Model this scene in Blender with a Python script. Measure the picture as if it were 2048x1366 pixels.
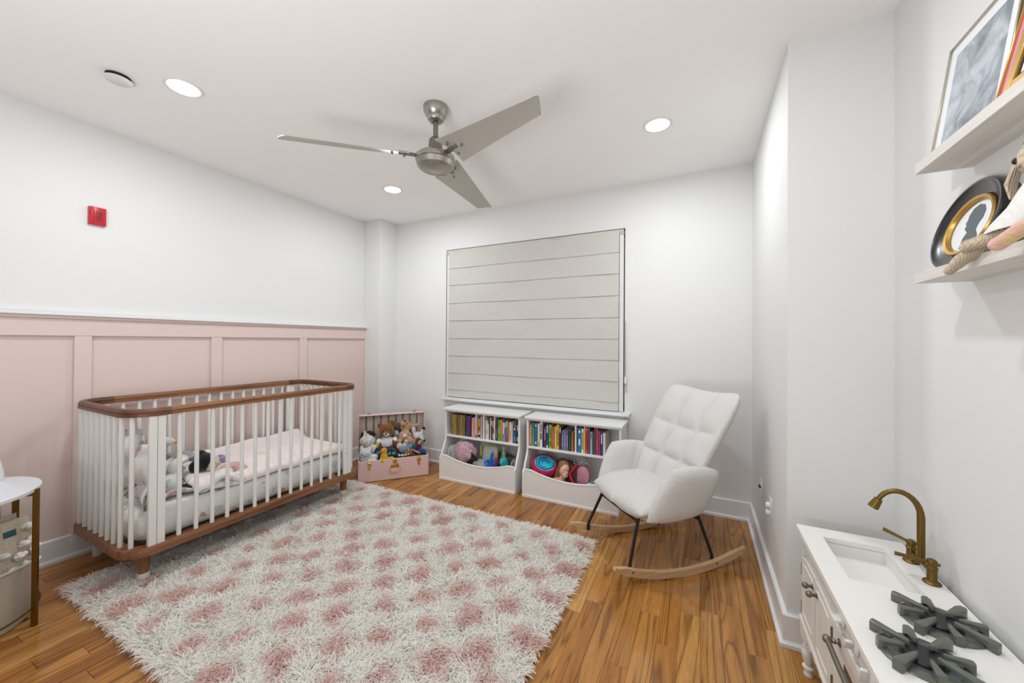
import bpy, bmesh, math, random
import numpy as np
from mathutils import Vector, Matrix, Quaternion
PI = math.pi
S = bpy.context.scene
for o in list(bpy.data.objects): bpy.data.objects.remove(o)

# ------------------------------------------------------------------ camera, world, lights, exposure
cam = bpy.data.cameras.new('camera'); camo = bpy.data.objects.new('camera', cam)
S.collection.objects.link(camo); S.camera = camo
yaw, pitch, roll = math.radians(26.714), math.radians(.39), math.radians(.40)
F0 = Vector((-math.sin(yaw), math.cos(yaw), 0)); R0 = Vector((math.cos(yaw), math.sin(yaw), 0)); U0 = Vector((0, 0, 1))
F2 = F0*math.cos(pitch) + U0*math.sin(pitch); U2 = -F0*math.sin(pitch) + U0*math.cos(pitch)
R3 = R0*math.cos(roll) + U2*math.sin(roll); U3 = -R0*math.sin(roll) + U2*math.cos(roll)
M = Matrix.Identity(4)
for i in range(3): M[i][0] = R3[i]; M[i][1] = U3[i]; M[i][2] = -F2[i]
M.translation = Vector((0, 0, 1.37))
camo.matrix_world = M
cam.sensor_fit = 'HORIZONTAL'; cam.sensor_width = 36; cam.lens = 749.8/2048*36
cam.shift_y = -6.2/2048; cam.clip_start = .02; cam.clip_end = 50
S.view_settings.view_transform = 'Standard'; S.view_settings.look = 'None'
S.view_settings.gamma = 1; S.view_settings.use_curve_mapping = False
S.view_settings.exposure = 0.0
w = bpy.data.worlds.new('world'); S.world = w; w.use_nodes = True
w.node_tree.nodes['Background'].inputs[0].default_value = (1, .97, .93, 1)
w.node_tree.nodes['Background'].inputs[1].default_value = .3
LAMP_W = 9.5
# downlights: a 2 x 2 grid
LAMPS = [(-2.55, 1.02), (-.25, 2.54), (-2.53, 2.57), (-.25, 1.0)]
for i, (x, y) in enumerate(LAMPS[:4]):
    l = bpy.data.lights.new('downlight', 'AREA'); l.shape = 'DISK'; l.size = .14; l.energy = LAMP_W
    l.color = (.93, .975, 1); l.spread = math.radians(180)
    lo = bpy.data.objects.new('downlight_beam', l); lo.location = (x, y, 2.738); S.collection.objects.link(lo)

# added fill light, unseen behind the camera, aimed up to brighten the ceiling
l = bpy.data.lights.new('ceiling_fill', 'AREA'); l.shape = 'DISK'; l.size = 1.3; l.energy = 43; l.color = (.92, .965, 1)
lo = bpy.data.objects.new('ceiling_fill', l); lo.location = (-.95, -.75, .9); lo.rotation_euler = Vector((-.03, .33, .9)).to_track_quat('-Z', 'Y').to_euler(); S.collection.objects.link(lo)

# ------------------------------------------------------------------ materials
def lin(c):
    return tuple((v/12.92 if v <= .04045 else ((v+.055)/1.055)**2.4) for v in (x/255 for x in c)) + (1,)
MATS = {}
def base(name, c=(200, 200, 200), rough=.6, metal=0, spec=.5, trans=0, alpha=1, emis=None, es=0, coat=0, sheen=0):
    m = bpy.data.materials.new(name); m.use_nodes = True; nt = m.node_tree
    b = nt.nodes['Principled BSDF']
    b.inputs['Base Color'].default_value = lin(c); b.inputs['Roughness'].default_value = rough
    b.inputs['Metallic'].default_value = metal; b.inputs['Specular IOR Level'].default_value = spec
    b.inputs['Transmission Weight'].default_value = trans; b.inputs['Alpha'].default_value = alpha
    b.inputs['Coat Weight'].default_value = coat; b.inputs['Sheen Weight'].default_value = sheen
    if emis: b.inputs['Emission Color'].default_value = lin(emis); b.inputs['Emission Strength'].default_value = es
    MATS[name] = m
    return m, nt, b
def nd(nt, t, **k):
    n = nt.nodes.new(t)
    for a, v in k.items():
        if a in n.inputs: n.inputs[a].default_value = v
        else: setattr(n, a, v)
    return n
def coords(nt, scale=(1, 1, 1), rnd=False, out='Object', rot=(0, 0, 0)):
    tc = nd(nt, 'ShaderNodeTexCoord'); mp = nd(nt, 'ShaderNodeMapping')
    mp.inputs['Scale'].default_value = scale; mp.inputs['Rotation'].default_value = rot
    nt.links.new(tc.outputs[out], mp.inputs['Vector'])
    if rnd:
        oi = nd(nt, 'ShaderNodeObjectInfo'); mu = nd(nt, 'ShaderNodeMath', operation='MULTIPLY'); mu.inputs[1].default_value = 47.
        cx = nd(nt, 'ShaderNodeCombineXYZ')
        nt.links.new(oi.outputs['Random'], mu.inputs[0])
        for i in range(3): nt.links.new(mu.outputs[0], cx.inputs[i])
        nt.links.new(cx.outputs[0], mp.inputs['Location'])
        return mp.outputs[0], oi
    return mp.outputs[0]
def ramp(nt, stops, fac=None, interp='LINEAR'):
    r = nd(nt, 'ShaderNodeValToRGB'); cr = r.color_ramp; cr.interpolation = interp
    while len(cr.elements) < len(stops): cr.elements.new(.5)
    for e, (p, c) in zip(cr.elements, stops): e.position = p; e.color = lin(c) if len(c) == 3 else c
    if fac: nt.links.new(fac, r.inputs[0])
    return r.outputs[0]
def bump(nt, b, h, strength=.3, dist=.002):
    n = nd(nt, 'ShaderNodeBump'); n.inputs['Strength'].default_value = strength; n.inputs['Distance'].default_value = dist
    nt.links.new(h, n.inputs['Height']); nt.links.new(n.outputs[0], b.inputs['Normal'])
def noise(nt, vec, scale, detail=4, rough=.55, dist=0):
    n = nd(nt, 'ShaderNodeTexNoise'); n.inputs['Scale'].default_value = scale; n.inputs['Detail'].default_value = detail
    n.inputs['Roughness'].default_value = rough; n.inputs['Distortion'].default_value = dist
    nt.links.new(vec, n.inputs['Vector']); return n.outputs[0]
def mixc(nt, fac, a, b, mode='MIX'):
    n = nd(nt, 'ShaderNodeMix', data_type='RGBA', blend_type=mode)
    for i, v in ((0, fac), (6, a), (7, b)):
        if hasattr(v, 'node'): nt.links.new(v, n.inputs[i])
        else: n.inputs[i].default_value = v if not isinstance(v, tuple) or len(v) == 4 else lin(v)
    return n.outputs[2]
def paint(name, c, rough=.55, bs=.05):
    m, nt, b = base(name, c, rough, spec=.35)
    v = coords(nt); h = noise(nt, v, 220, 3); bump(nt, b, h, bs, .0006)
    return m
paint('wall_paint', (231, 231, 230)); paint('ceiling_paint', (250, 249, 248), .8)
paint('trim_paint', (234, 234, 235), .3, .01); paint('pink_paint', (226, 206, 199), .45)
paint('white_lacquer', (238, 237, 236), .3, .01); paint('cream_lacquer', (232, 229, 223), .35, .01)
paint('counter_white', (238, 236, 232), .4, .01)
def fabric(name, c, c2=None, sc=260, bs=.4, rough=.95, dist=.002, sheen=.1):
    m, nt, b = base(name, c, rough, spec=.15, sheen=sheen)
    v = coords(nt); h = noise(nt, v, sc, 3, .6); bump(nt, b, h, bs, dist)
    if c2: nt.links.new(ramp(nt, [(.35, c2), (.65, c)], noise(nt, v, sc*.25, 3)), b.inputs['Base Color'])
    return m
# oak planks
m, nt, b = base('oak_plank', (176, 122, 66), .3, spec=.45)
v, oi = coords(nt, (1, 1, 1), True)
mp2 = nd(nt, 'ShaderNodeMapping'); mp2.inputs['Scale'].default_value = (1, .06, 1); nt.links.new(v, mp2.inputs[0])
n1 = noise(nt, mp2.outputs[0], 6.5, 2, .5, .9)
mul = nd(nt, 'ShaderNodeMath', operation='MULTIPLY'); mul.inputs[1].default_value = 62; nt.links.new(n1, mul.inputs[0])
sn = nd(nt, 'ShaderNodeMath', operation='SINE'); nt.links.new(mul.outputs[0], sn.inputs[0])
ma = nd(nt, 'ShaderNodeMath', operation='MULTIPLY_ADD'); ma.inputs[1].default_value = .5; ma.inputs[2].default_value = .5; nt.links.new(sn.outputs[0], ma.inputs[0])
rings = ramp(nt, [(0, (132, 120, 108)), (.07, (196, 190, 182)), (.28, (240, 238, 234)), (1, (255, 255, 255))], ma.outputs[0])
mp3 = nd(nt, 'ShaderNodeMapping'); mp3.inputs['Scale'].default_value = (1, .035, 1); nt.links.new(v, mp3.inputs[0])
fine = ramp(nt, [(.3, (120, 120, 120)), (.6, (255, 255, 255))], noise(nt, mp3.outputs[0], 330, 3, .6))
big = noise(nt, mp2.outputs[0], 9, 3, .6, .5)
tone = ramp(nt, [(0, (172, 110, 52)), (.3, (200, 138, 70)), (.55, (216, 156, 84)), (.8, (188, 126, 64)), (1, (222, 168, 96))], oi.outputs['Random'])
t2 = mixc(nt, ramp(nt, [(.35, (0, 0, 0)), (.75, (190, 190, 190))], big), tone, (120, 70, 32))
t3 = mixc(nt, .62, t2, rings, 'MULTIPLY'); t4 = mixc(nt, .4, t3, fine, 'MULTIPLY')
kn = nd(nt, 'ShaderNodeTexVoronoi'); kn.inputs['Scale'].default_value = 3.2
mp4 = nd(nt, 'ShaderNodeMapping'); mp4.inputs['Scale'].default_value = (1, .4, 1); nt.links.new(v, mp4.inputs[0]); nt.links.new(mp4.outputs[0], kn.inputs['Vector'])
kr = ramp(nt, [(.02, (255, 255, 255)), (.06, (0, 0, 0))], kn.outputs['Distance'])
t5 = mixc(nt, kr, t4, (62, 32, 14))
nt.links.new(t5, b.inputs['Base Color'])
nt.links.new(ramp(nt, [(0, (95, 95, 95)), (1, (70, 70, 70))], ma.outputs[0]), b.inputs['Roughness'])
bump(nt, b, fine, .08, .0006)
def wood(name, c1, c2, axis=(1, .06, 1), sc=30, rough=.4, mixf=.6):
    m, nt, b = base(name, c1, rough, spec=.4)
    v, oi = coords(nt, axis, True)
    n = noise(nt, v, sc, 5, .6, .6)
    nt.links.new(ramp(nt, [(.3, c2), (.62, c1)], n), b.inputs['Base Color']); bump(nt, b, n, .06, .0006)
    return m
wood('walnut_y', (150, 104, 70), (104, 66, 42), (1, .06, 1)); wood('walnut_x', (140, 96, 66), (98, 62, 42), (.06, 1, 1))
wood('walnut_dark', (116, 76, 56), (82, 50, 36), (1, .5, 1), 12)
wood('walnut_z', (144, 98, 62), (102, 64, 38), (1, 1, .06)); wood('ash_rocker', (216, 182, 142), (188, 150, 110), (.05, 1, 1), 40)
wood('white_oak_shelf', (228, 225, 220), (206, 200, 192), (1, .03, 1), 40, .5)
fabric('crib_white', (232, 231, 227), None, 300, .02, .4)
MATS['crib_white'].node_tree.nodes['Principled BSDF'].inputs['Specular IOR Level'].default_value = .4
fabric('boucle', (227, 225, 222), None, 150, .9, 1, .009, .3)
fabric('canvas', (205, 194, 176), (190, 178, 160), 420, .35); fabric('canvas_grey', (178, 166, 152), None, 420, .3)
fabric('cotton_white', (232, 228, 224), None, 300, .2); fabric('pink_cotton', (228, 190, 190), None, 300, .2)
for nm, c in (('pile_white', (254, 252, 247)), ('pile_pink', (240, 214, 208))):
    m, nt, b = base(nm, c, .9, spec=.1)
    tr = nd(nt, 'ShaderNodeBsdfTranslucent'); tr.inputs[0].default_value = lin(c); mx = nd(nt, 'ShaderNodeMixShader'); mx.inputs[0].default_value = .5
    nt.links.new(b.outputs[0], mx.inputs[1]); nt.links.new(tr.outputs[0], mx.inputs[2]); nt.links.new(mx.outputs[0], nt.nodes['Material Output'].inputs[0])
fabric('backing_white', (240, 238, 233))
fabric('shade_linen', (208, 206, 201), (203, 200, 194), 500, .12, .9, .001)
m, nt, b = MATS['shade_linen'], MATS['shade_linen'].node_tree, MATS['shade_linen'].node_tree.nodes['Principled BSDF']
def plain(name, c, rough=.5, metal=0, **k): return base(name, c, rough, metal, **k)[0]
plain('black_metal', (22, 22, 24), .45); plain('nickel', (150, 146, 138), .32, 1); plain('nickel_dark', (128, 124, 117), .38, .8)
m, nt, b = base('brushed_nickel', (168, 164, 156), .34, 1); v = coords(nt, (1, 1, 30)); bump(nt, b, noise(nt, v, 60, 2), .05, .0004)
plain('blade_grey', (184, 180, 173), .45, .25); plain('brass', (122, 98, 52), .4, 1); plain('brass_table', (118, 88, 36), .4, .9)
plain('gold_bright', (212, 176, 96), .25, 1); plain('gold_frame', (200, 160, 86), .35, .8); plain('champagne', (186, 180, 160), .3, .8)
plain('grate', (96, 99, 90), .28); plain('burner_black', (26, 26, 30), .35); plain('burner_grey', (120, 128, 130), .3, .5)
plain('red_plastic', (196, 36, 50), .35); plain('red_dark', (140, 28, 38), .35); plain('black', (16, 16, 18), .5); plain('dark_gap', (34, 32, 30), .8)
plain('white_plastic', (228, 228, 226), .4); plain('grey_plastic', (190, 189, 184), .5); plain('rubber_white', (222, 220, 214), .5)
plain('lens', (255, 255, 255), .5, emis=(255, 252, 246), es=14); plain('oval_black', (18, 20, 22), .28, coat=.4)
plain('silhouette', (98, 106, 110), .7); plain('paper', (236, 238, 240), .7); plain('pink_mat', (226, 150, 188), .6)
plain('trunk_pink', (226, 194, 190), .35); plain('mirror_glass', (205, 210, 215), .1, spec=.6); plain('table_white', (226, 230, 235), .35)
plain('screen_glass', (30, 34, 36), .1); plain('night_glass', (40, 44, 50), .05, spec=.8)
plain('lamp_shade_white', (232, 234, 236), .6); plain('skin', (226, 180, 150), .5); plain('hair_brown', (140, 98, 60), .6)
m, nt, b = base('clear_bag', (225, 232, 232), .12, trans=.0, alpha=.45, spec=.8); v = coords(nt); bump(nt, b, noise(nt, v, 60, 2, .5, 2), 1, .01)
m, nt, b = base('clear_plastic', (225, 235, 225), .1, alpha=.4, spec=.8)
m, nt, b = base('pink_bag', (222, 150, 160), .15, alpha=.85, spec=.8); v = coords(nt); bump(nt, b, noise(nt, v, 50, 2, .5, 2), 1, .01)
nt.links.new(ramp(nt, [(.3, (206, 110, 120)), (.5, (222, 190, 200)), (.7, (190, 150, 180))], noise(nt, v, 22, 2)), b.inputs['Base Color'])
# printed cotton: scattered little motifs on white
def printed(name, bg, sc, cols, th=.16, bs=.25):
    m, nt, b = base(name, bg, .9, spec=.15)
    v = coords(nt)
    dis = noise(nt, v, 14, 2); mx = nd(nt, 'ShaderNodeMix', data_type='RGBA', blend_type='LINEAR_LIGHT'); mx.inputs[0].default_value = .06
    nt.links.new(v, mx.inputs[6]); nt.links.new(dis, mx.inputs[7])
    vo = nd(nt, 'ShaderNodeTexVoronoi'); vo.inputs['Scale'].default_value = sc; nt.links.new(mx.outputs[2], vo.inputs['Vector'])
    sp = nd(nt, 'ShaderNodeSeparateColor'); nt.links.new(vo.outputs['Color'], sp.inputs[0])
    n = len(cols); col = ramp(nt, [(i/n, c) for i, c in enumerate(cols)], sp.outputs[0], 'CONSTANT')
    mk = ramp(nt, [(th, (255, 255, 255)), (th+.04, (0, 0, 0))], vo.outputs['Distance'])
    keep = ramp(nt, [(.45, (0, 0, 0)), (.46, (200, 200, 200))], sp.outputs[1], 'CONSTANT')
    fac = nd(nt, 'ShaderNodeMath', operation='MULTIPLY'); nt.links.new(mk, fac.inputs[0]); nt.links.new(keep, fac.inputs[1])
    nt.links.new(mixc(nt, fac.outputs[0], bg, col), b.inputs['Base Color'])
    bump(nt, b, noise(nt, v, 22, 3, .5), bs, .01)
    return m
printed('sheet_print', (232, 231, 228), 11, [(150, 190, 198), (222, 208, 96), (60, 56, 54), (176, 66, 66), (190, 160, 130), (150, 190, 198), (120, 140, 180), (226, 224, 220)], .3)
printed('quilt_print', (240, 228, 226), 5, [(226, 222, 180), (176, 190, 214), (220, 206, 150), (238, 222, 220)], .16, .5)
printed('ruffle_print', (234, 230, 226), 17, [(166, 186, 214), (188, 70, 96), (150, 190, 190), (226, 220, 212), (110, 110, 120)], .36, .5)
printed('shirt_print', (232, 234, 240), 40, [(50, 60, 90), (232, 234, 240), (70, 90, 130)], .2)
# trunk lining: columns of small leaves on blush cloth
m, nt, b = base('lining', (206, 188, 176), .8)
v = coords(nt); sx = nd(nt, 'ShaderNodeSeparateXYZ'); nt.links.new(v, sx.inputs[0])
a1 = nd(nt, 'ShaderNodeMath', operation='MULTIPLY'); a1.inputs[1].default_value = 2*PI/.074; nt.links.new(sx.outputs[0], a1.inputs[0])
a2 = nd(nt, 'ShaderNodeMath', operation='COSINE'); nt.links.new(a1.outputs[0], a2.inputs[0])
nz = noise(nt, v, 55, 3, .8); a3 = nd(nt, 'ShaderNodeMath', operation='MULTIPLY'); nt.links.new(a2.outputs[0], a3.inputs[0]); nt.links.new(nz, a3.inputs[1])
nt.links.new(mixc(nt, ramp(nt, [(.26, (0, 0, 0)), (.42, (255, 255, 255))], a3.outputs[0]), ramp(nt, [(.4, (208, 184, 172)), (.7, (194, 186, 174))], noise(nt, v, 18, 3)), (112, 122, 102)), b.inputs['Base Color'])
# gold speckled spines
m, nt, b = base('gold_spine', (176, 146, 70), .4, .1)
v, oi = coords(nt, (1, 1, 1), True); nt.links.new(ramp(nt, [(.4, (84, 60, 20)), (.5, (170, 132, 56)), (.6, (232, 214, 150))], noise(nt, v, 210, 2, .7)), b.inputs['Base Color'])
gm = mixc(nt, 1., b.inputs['Base Color'].links[0].from_socket, ramp(nt, [(0, (150, 140, 130)), (1, (255, 255, 255))], oi.outputs['Random']), 'MULTIPLY'); nt.links.new(gm, b.inputs['Base Color'])
# monochrome print for the big frame
m, nt, b = base('mono_print', (150, 155, 162), .5)
v = coords(nt, (1, 1, 1), False, 'Object', (.6, 0, 0)); n = noise(nt, v, 11, 6, .6, .7)
nt.links.new(ramp(nt, [(.28, (78, 82, 88)), (.45, (140, 147, 156)), (.6, (178, 186, 194)), (.8, (214, 218, 222))], n), b.inputs['Base Color'])
m, nt, b = base('knit_tan', (206, 188, 160), .95, sheen=.2); v = coords(nt); wv = nd(nt, 'ShaderNodeTexWave'); wv.inputs['Scale'].default_value = 70; wv.inputs['Distortion'].default_value = .6; nt.links.new(v, wv.inputs[0]); bump(nt, b, wv.outputs[1], .9, .004)
m, nt, b = base('knit_white', (234, 232, 228), .95, sheen=.2); v = coords(nt); wv = nd(nt, 'ShaderNodeTexWave'); wv.inputs['Scale'].default_value = 60; wv.inputs['Distortion'].default_value = .2; nt.links.new(v, wv.inputs[0]); bump(nt, b, wv.outputs[1], .5, .002)
m, nt, b = base('knit_pastel', (226, 200, 140), .95, sheen=.2); v = coords(nt); bump(nt, b, noise(nt, v, 120, 2), .9, .004)
nt.links.new(ramp(nt, [(.4, (222, 176, 160)), (.6, (214, 200, 120))], noise(nt, v, 14, 1)), b.inputs['Base Color'])
def col(c, rough=.55):
    k = 'c%d_%d_%d_%d' % (*c, int(rough*100))
    return MATS.get(k) or plain(k, c, rough)
def fur(c):
    k = 'fur%d_%d_%d' % c
    return MATS.get(k) or fabric(k, c, tuple(int(x*.8) for x in c), 170, .8, .95, .004, .4)

# ------------------------------------------------------------------ geometry helpers
def tmat(loc=(0, 0, 0), rot=(0, 0, 0), sc=(1, 1, 1)):
    return Matrix.Translation(loc) @ Matrix.Rotation(rot[2], 4, 'Z') @ Matrix.Rotation(rot[1], 4, 'Y') @ Matrix.Rotation(rot[0], 4, 'X') @ Matrix.Diagonal((*sc, 1))
def wm(o):
    m = o.matrix_basis.copy(); p = o.parent
    while p: m = p.matrix_basis @ m; p = p.parent
    return m
class G:
    def __init__(s): s.bm = bmesh.new()
    def add(s, b, mat=None):
        if mat is not None: b.transform(mat)
        me = bpy.data.meshes.new('t'); b.to_mesh(me); b.free(); s.bm.from_mesh(me); bpy.data.meshes.remove(me); return s
    def box(s, x0, x1, y0, y1, z0, z1, bev=0, mat=None, seg=1):
        b = bmesh.new(); bmesh.ops.create_cube(b, size=1)
        b.transform(Matrix.Translation(((x0+x1)/2, (y0+y1)/2, (z0+z1)/2)) @ Matrix.Diagonal((abs(x1-x0), abs(y1-y0), abs(z1-z0), 1)))
        if bev: bmesh.ops.bevel(b, geom=b.edges[:], offset=bev, segments=seg, profile=.5, affect='EDGES')
        return s.add(b, mat)
    def cyl(s, p0, p1, r0, r1=None, n=16, cap=True):
        p0, p1 = Vector(p0), Vector(p1); d = p1-p0; r1 = r0 if r1 is None else r1
        b = bmesh.new(); bmesh.ops.create_cone(b, cap_ends=cap, segments=n, radius1=r0, radius2=r1, depth=d.length)
        return s.add(b, Matrix.Translation((p0+p1)/2) @ d.to_track_quat('Z', 'Y').to_matrix().to_4x4())
    def ell(s, c, r, rot=(0, 0, 0), u=16, v=10, mat=None):
        b = bmesh.new(); bmesh.ops.create_uvsphere(b, u_segments=u, v_segments=v, radius=1)
        r = (r, r, r) if isinstance(r, (int, float)) else r
        t = tmat(c, rot, r)
        return s.add(b, mat @ t if mat is not None else t)
    def lathe(s, prof, c=(0, 0, 0), n=24, mat=None):
        b = bmesh.new(); rows = []
        for r, z in prof:
            rows.append([b.verts.new((r*math.cos(2*PI*i/n), r*math.sin(2*PI*i/n), z)) for i in range(n)] if r > 1e-6 else [b.verts.new((0, 0, z))])
        for a, c2 in zip(rows, rows[1:]):
            for i in range(n):
                j = (i+1) % n; q = [a[i % len(a)], a[j % len(a)], c2[j % len(c2)], c2[i % len(c2)]]; u = []
                for x in q:
                    if x not in u: u.append(x)
                if len(u) > 2: b.faces.new(u)
        for r in (rows[0], rows[-1]):
            if len(r) > 2: b.faces.new(r)
        bmesh.ops.recalc_face_normals(b, faces=b.faces)
        t = Matrix.Translation(c)
        return s.add(b, mat @ t if mat is not None else t)
    def tube(s, pts, r, n=8, closed=False, cap=True, flat=1, up=None):
        pts = [Vector(p) for p in pts]; b = bmesh.new(); rows = []; N = len(pts); prev = None
        for i, p in enumerate(pts):
            a = pts[(i-1) % N] if closed or i else p; c = pts[(i+1) % N] if closed or i < N-1 else p
            d = (c-a).normalized()
            if up is not None: x = Vector(up).cross(d).normalized()
            elif prev is None: x = d.orthogonal().normalized()
            else: x = (prev-d*prev.dot(d)).normalized()
            prev = x; y = d.cross(x); rr = r[i] if isinstance(r, (list, tuple)) else r
            rows.append([b.verts.new(p+x*rr*math.cos(2*PI*k/n)+y*rr*flat*math.sin(2*PI*k/n)) for k in range(n)])
        for i in range(N if closed else N-1):
            a, c = rows[i], rows[(i+1) % N]
            for k in range(n): b.faces.new((a[k], a[(k+1) % n], c[(k+1) % n], c[k]))
        if cap and not closed: b.faces.new(rows[0][::-1]); b.faces.new(rows[-1])
        bmesh.ops.recalc_face_normals(b, faces=b.faces)
        return s.add(b)
    def sweep(s, pts, sec, closed=False, up=(0, 0, 1)):
        # cross-section sec [(side, up)] swept along pts, kept upright
        pts = [Vector(p) for p in pts]; b = bmesh.new(); rows = []; N = len(pts); up = Vector(up)
        for i, p in enumerate(pts):
            a = pts[(i-1) % N] if closed or i else p; c = pts[(i+1) % N] if closed or i < N-1 else p
            d = (c-a).normalized(); x = d.cross(up).normalized(); y = x.cross(d)
            rows.append([b.verts.new(p+x*q[0]+y*q[1]) for q in sec])
        n = len(sec)
        for i in range(N if closed else N-1):
            a, c = rows[i], rows[(i+1) % N]
            for k in range(n): b.faces.new((a[k], a[(k+1) % n], c[(k+1) % n], c[k]))
        if not closed: b.faces.new(rows[0][::-1]); b.faces.new(rows[-1])
        bmesh.ops.recalc_face_normals(b, faces=b.faces)
        return s.add(b)
    def prism(s, poly, d0, d1, mat=None, bev=0):
        # poly in local XY, extruded along local Z from d0 to d1
        b = bmesh.new(); lo = [b.verts.new((x, y, d0)) for x, y in poly]; hi = [b.verts.new((x, y, d1)) for x, y in poly]
        n = len(poly); b.faces.new(lo[::-1]); b.faces.new(hi)
        for i in range(n): b.faces.new((lo[i], lo[(i+1) % n], hi[(i+1) % n], hi[i]))
        bmesh.ops.recalc_face_normals(b, faces=b.faces)
        if bev:
            bmesh.ops.bevel(b, geom=[e for e in b.edges if abs(e.verts[0].co.z-e.verts[1].co.z) < 1e-6], offset=bev, segments=2, profile=.5, affect='EDGES')
        return s.add(b, mat)
    def pad(s, P, T, nu=24, nv=24, su=(), sv=(), depth=.3, w=3, e=2.6, jit=0, seed=0, rc=0, flip=0, cc=0):
        # closed cushion: P(u,v)->point for u,v in [-1,1]; T thickness; su/sv seams where it is drawn in
        rnd = random.Random(seed)
        def pp(u, v):
            q = 1-cc*abs(u*v)**5
            return Vector(P(u*math.sqrt(1-rc*v*v/2)*q, v*math.sqrt(1-rc*u*u/2)*q))
        def cell(u, ss):
            if not ss: return 1
            q = [-1]+list(ss)+[1]
            for a_, b_ in zip(q, q[1:]):
                if u <= b_+1e-9: return 1-abs(2*(u-a_)/(b_-a_)-1)**w
        us = [math.sin(PI/2*(-1+2*i/nu)*.93)/math.sin(PI/2*.93) for i in range(nu+1)]; vs = [math.sin(PI/2*(-1+2*j/nv)*.93)/math.sin(PI/2*.93) for j in range(nv+1)]
        us = sorted(us + [c for c in su]); vs = sorted(vs + [c for c in sv])
        b = bmesh.new(); A = []; B = []
        for u in us:
            ra, rb = [], []
            for v in vs:
                h = 1e-3; n = (pp(u+h, v)-pp(u-h, v)).cross(pp(u, v+h)-pp(u, v-h)); n.normalize()
                t = ((max(0, 1-abs(u)**e)) * (max(0, 1-abs(v)**e)))**.5
                k = 1
                k = 1-depth + depth*cell(u, su)*cell(v, sv)
                tt = T*t*k + rnd.uniform(-jit, jit)*t; tb = T*t
                if flip: tt, tb = tb, tt
                p = pp(u, v)
                if t < 1e-6: q = b.verts.new(p); ra.append(q); rb.append(q)
                else: ra.append(b.verts.new(p+n*tt)); rb.append(b.verts.new(p-n*tb))
            A.append(ra); B.append(rb)
        for X, fl in ((A, 0), (B, 1)):
            for i in range(len(us)-1):
                for j in range(len(vs)-1):
                    q = [X[i][j], X[i+1][j], X[i+1][j+1], X[i][j+1]]
                    try: b.faces.new(q[::-1] if fl else q)
                    except ValueError: pass
        bmesh.ops.recalc_face_normals(b, faces=b.faces)
        return s.add(b)
    def part(s, parent, name, mat, smooth=True, label=None, world=False, kind=None, ang=40, voxel=0, sm=3):
        if voxel:
            me = bpy.data.meshes.new('t'); s.bm.to_mesh(me); ob = bpy.data.objects.new('t', me); S.collection.objects.link(ob)
            r = ob.modifiers.new('r', 'REMESH'); r.mode = 'VOXEL'; r.voxel_size = voxel
            if sm: q = ob.modifiers.new('s', 'SMOOTH'); q.iterations = sm; q.factor = .5
            bpy.context.view_layer.update()
            m2 = bpy.data.meshes.new_from_object(ob.evaluated_get(bpy.context.evaluated_depsgraph_get()))
            bpy.data.objects.remove(ob); bpy.data.meshes.remove(me)
            s.bm.free(); s.bm = bmesh.new(); s.bm.from_mesh(m2); bpy.data.meshes.remove(m2)
        if world and parent is not None: s.bm.transform(wm(parent).inverted())
        me = bpy.data.meshes.new(name); s.bm.to_mesh(me); s.bm.free()
        if smooth:
            me.shade_smooth()
            if ang < 180 and not voxel:
                me.set_sharp_from_angle(angle=math.radians(ang))
        me.materials.append(MATS[mat] if isinstance(mat, str) else mat)
        o = bpy.data.objects.new(name, me); S.collection.objects.link(o); o.parent = parent
        if label: o['label'] = label
        if kind: o['kind'] = kind
        return o
def thing(name, label, cat, loc=(0, 0, 0), rot=0, group=None):
    o = bpy.data.objects.new(name, None); S.collection.objects.link(o); o.location = loc; o.rotation_euler = (0, 0, rot)
    o['label'] = label; o['category'] = cat; o.empty_display_size = .05
    if group: o['group'] = group
    return o
def tag(o, label, cat, group=None):
    o['label'] = label; o['category'] = cat
    if group: o['group'] = group
    return o
def struct(name, g, mat, smooth=False, label=None, parent=None):
    o = g.part(parent, name, mat, smooth)
    o['kind'] = 'structure'
    if label: o['label'] = label
    return o
def inst(o, parent, loc=None, rot=None, name=None):
    c = o.copy(); S.collection.objects.link(c); c.parent = parent
    if loc is not None: c.location = loc
    if rot is not None: c.rotation_euler = rot
    for ch in o.children: inst(ch, c)
    return c
MX = Matrix(((0, 0, 1, 0), (1, 0, 0, 0), (0, 1, 0, 0), (0, 0, 0, 1)))   # prism (x,y,z) -> world (z,x,y): polygon in YZ, depth along X
MY = Matrix(((1, 0, 0, 0), (0, 0, 1, 0), (0, 1, 0, 0), (0, 0, 0, 1)))   # polygon in XZ, depth along Y
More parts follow.
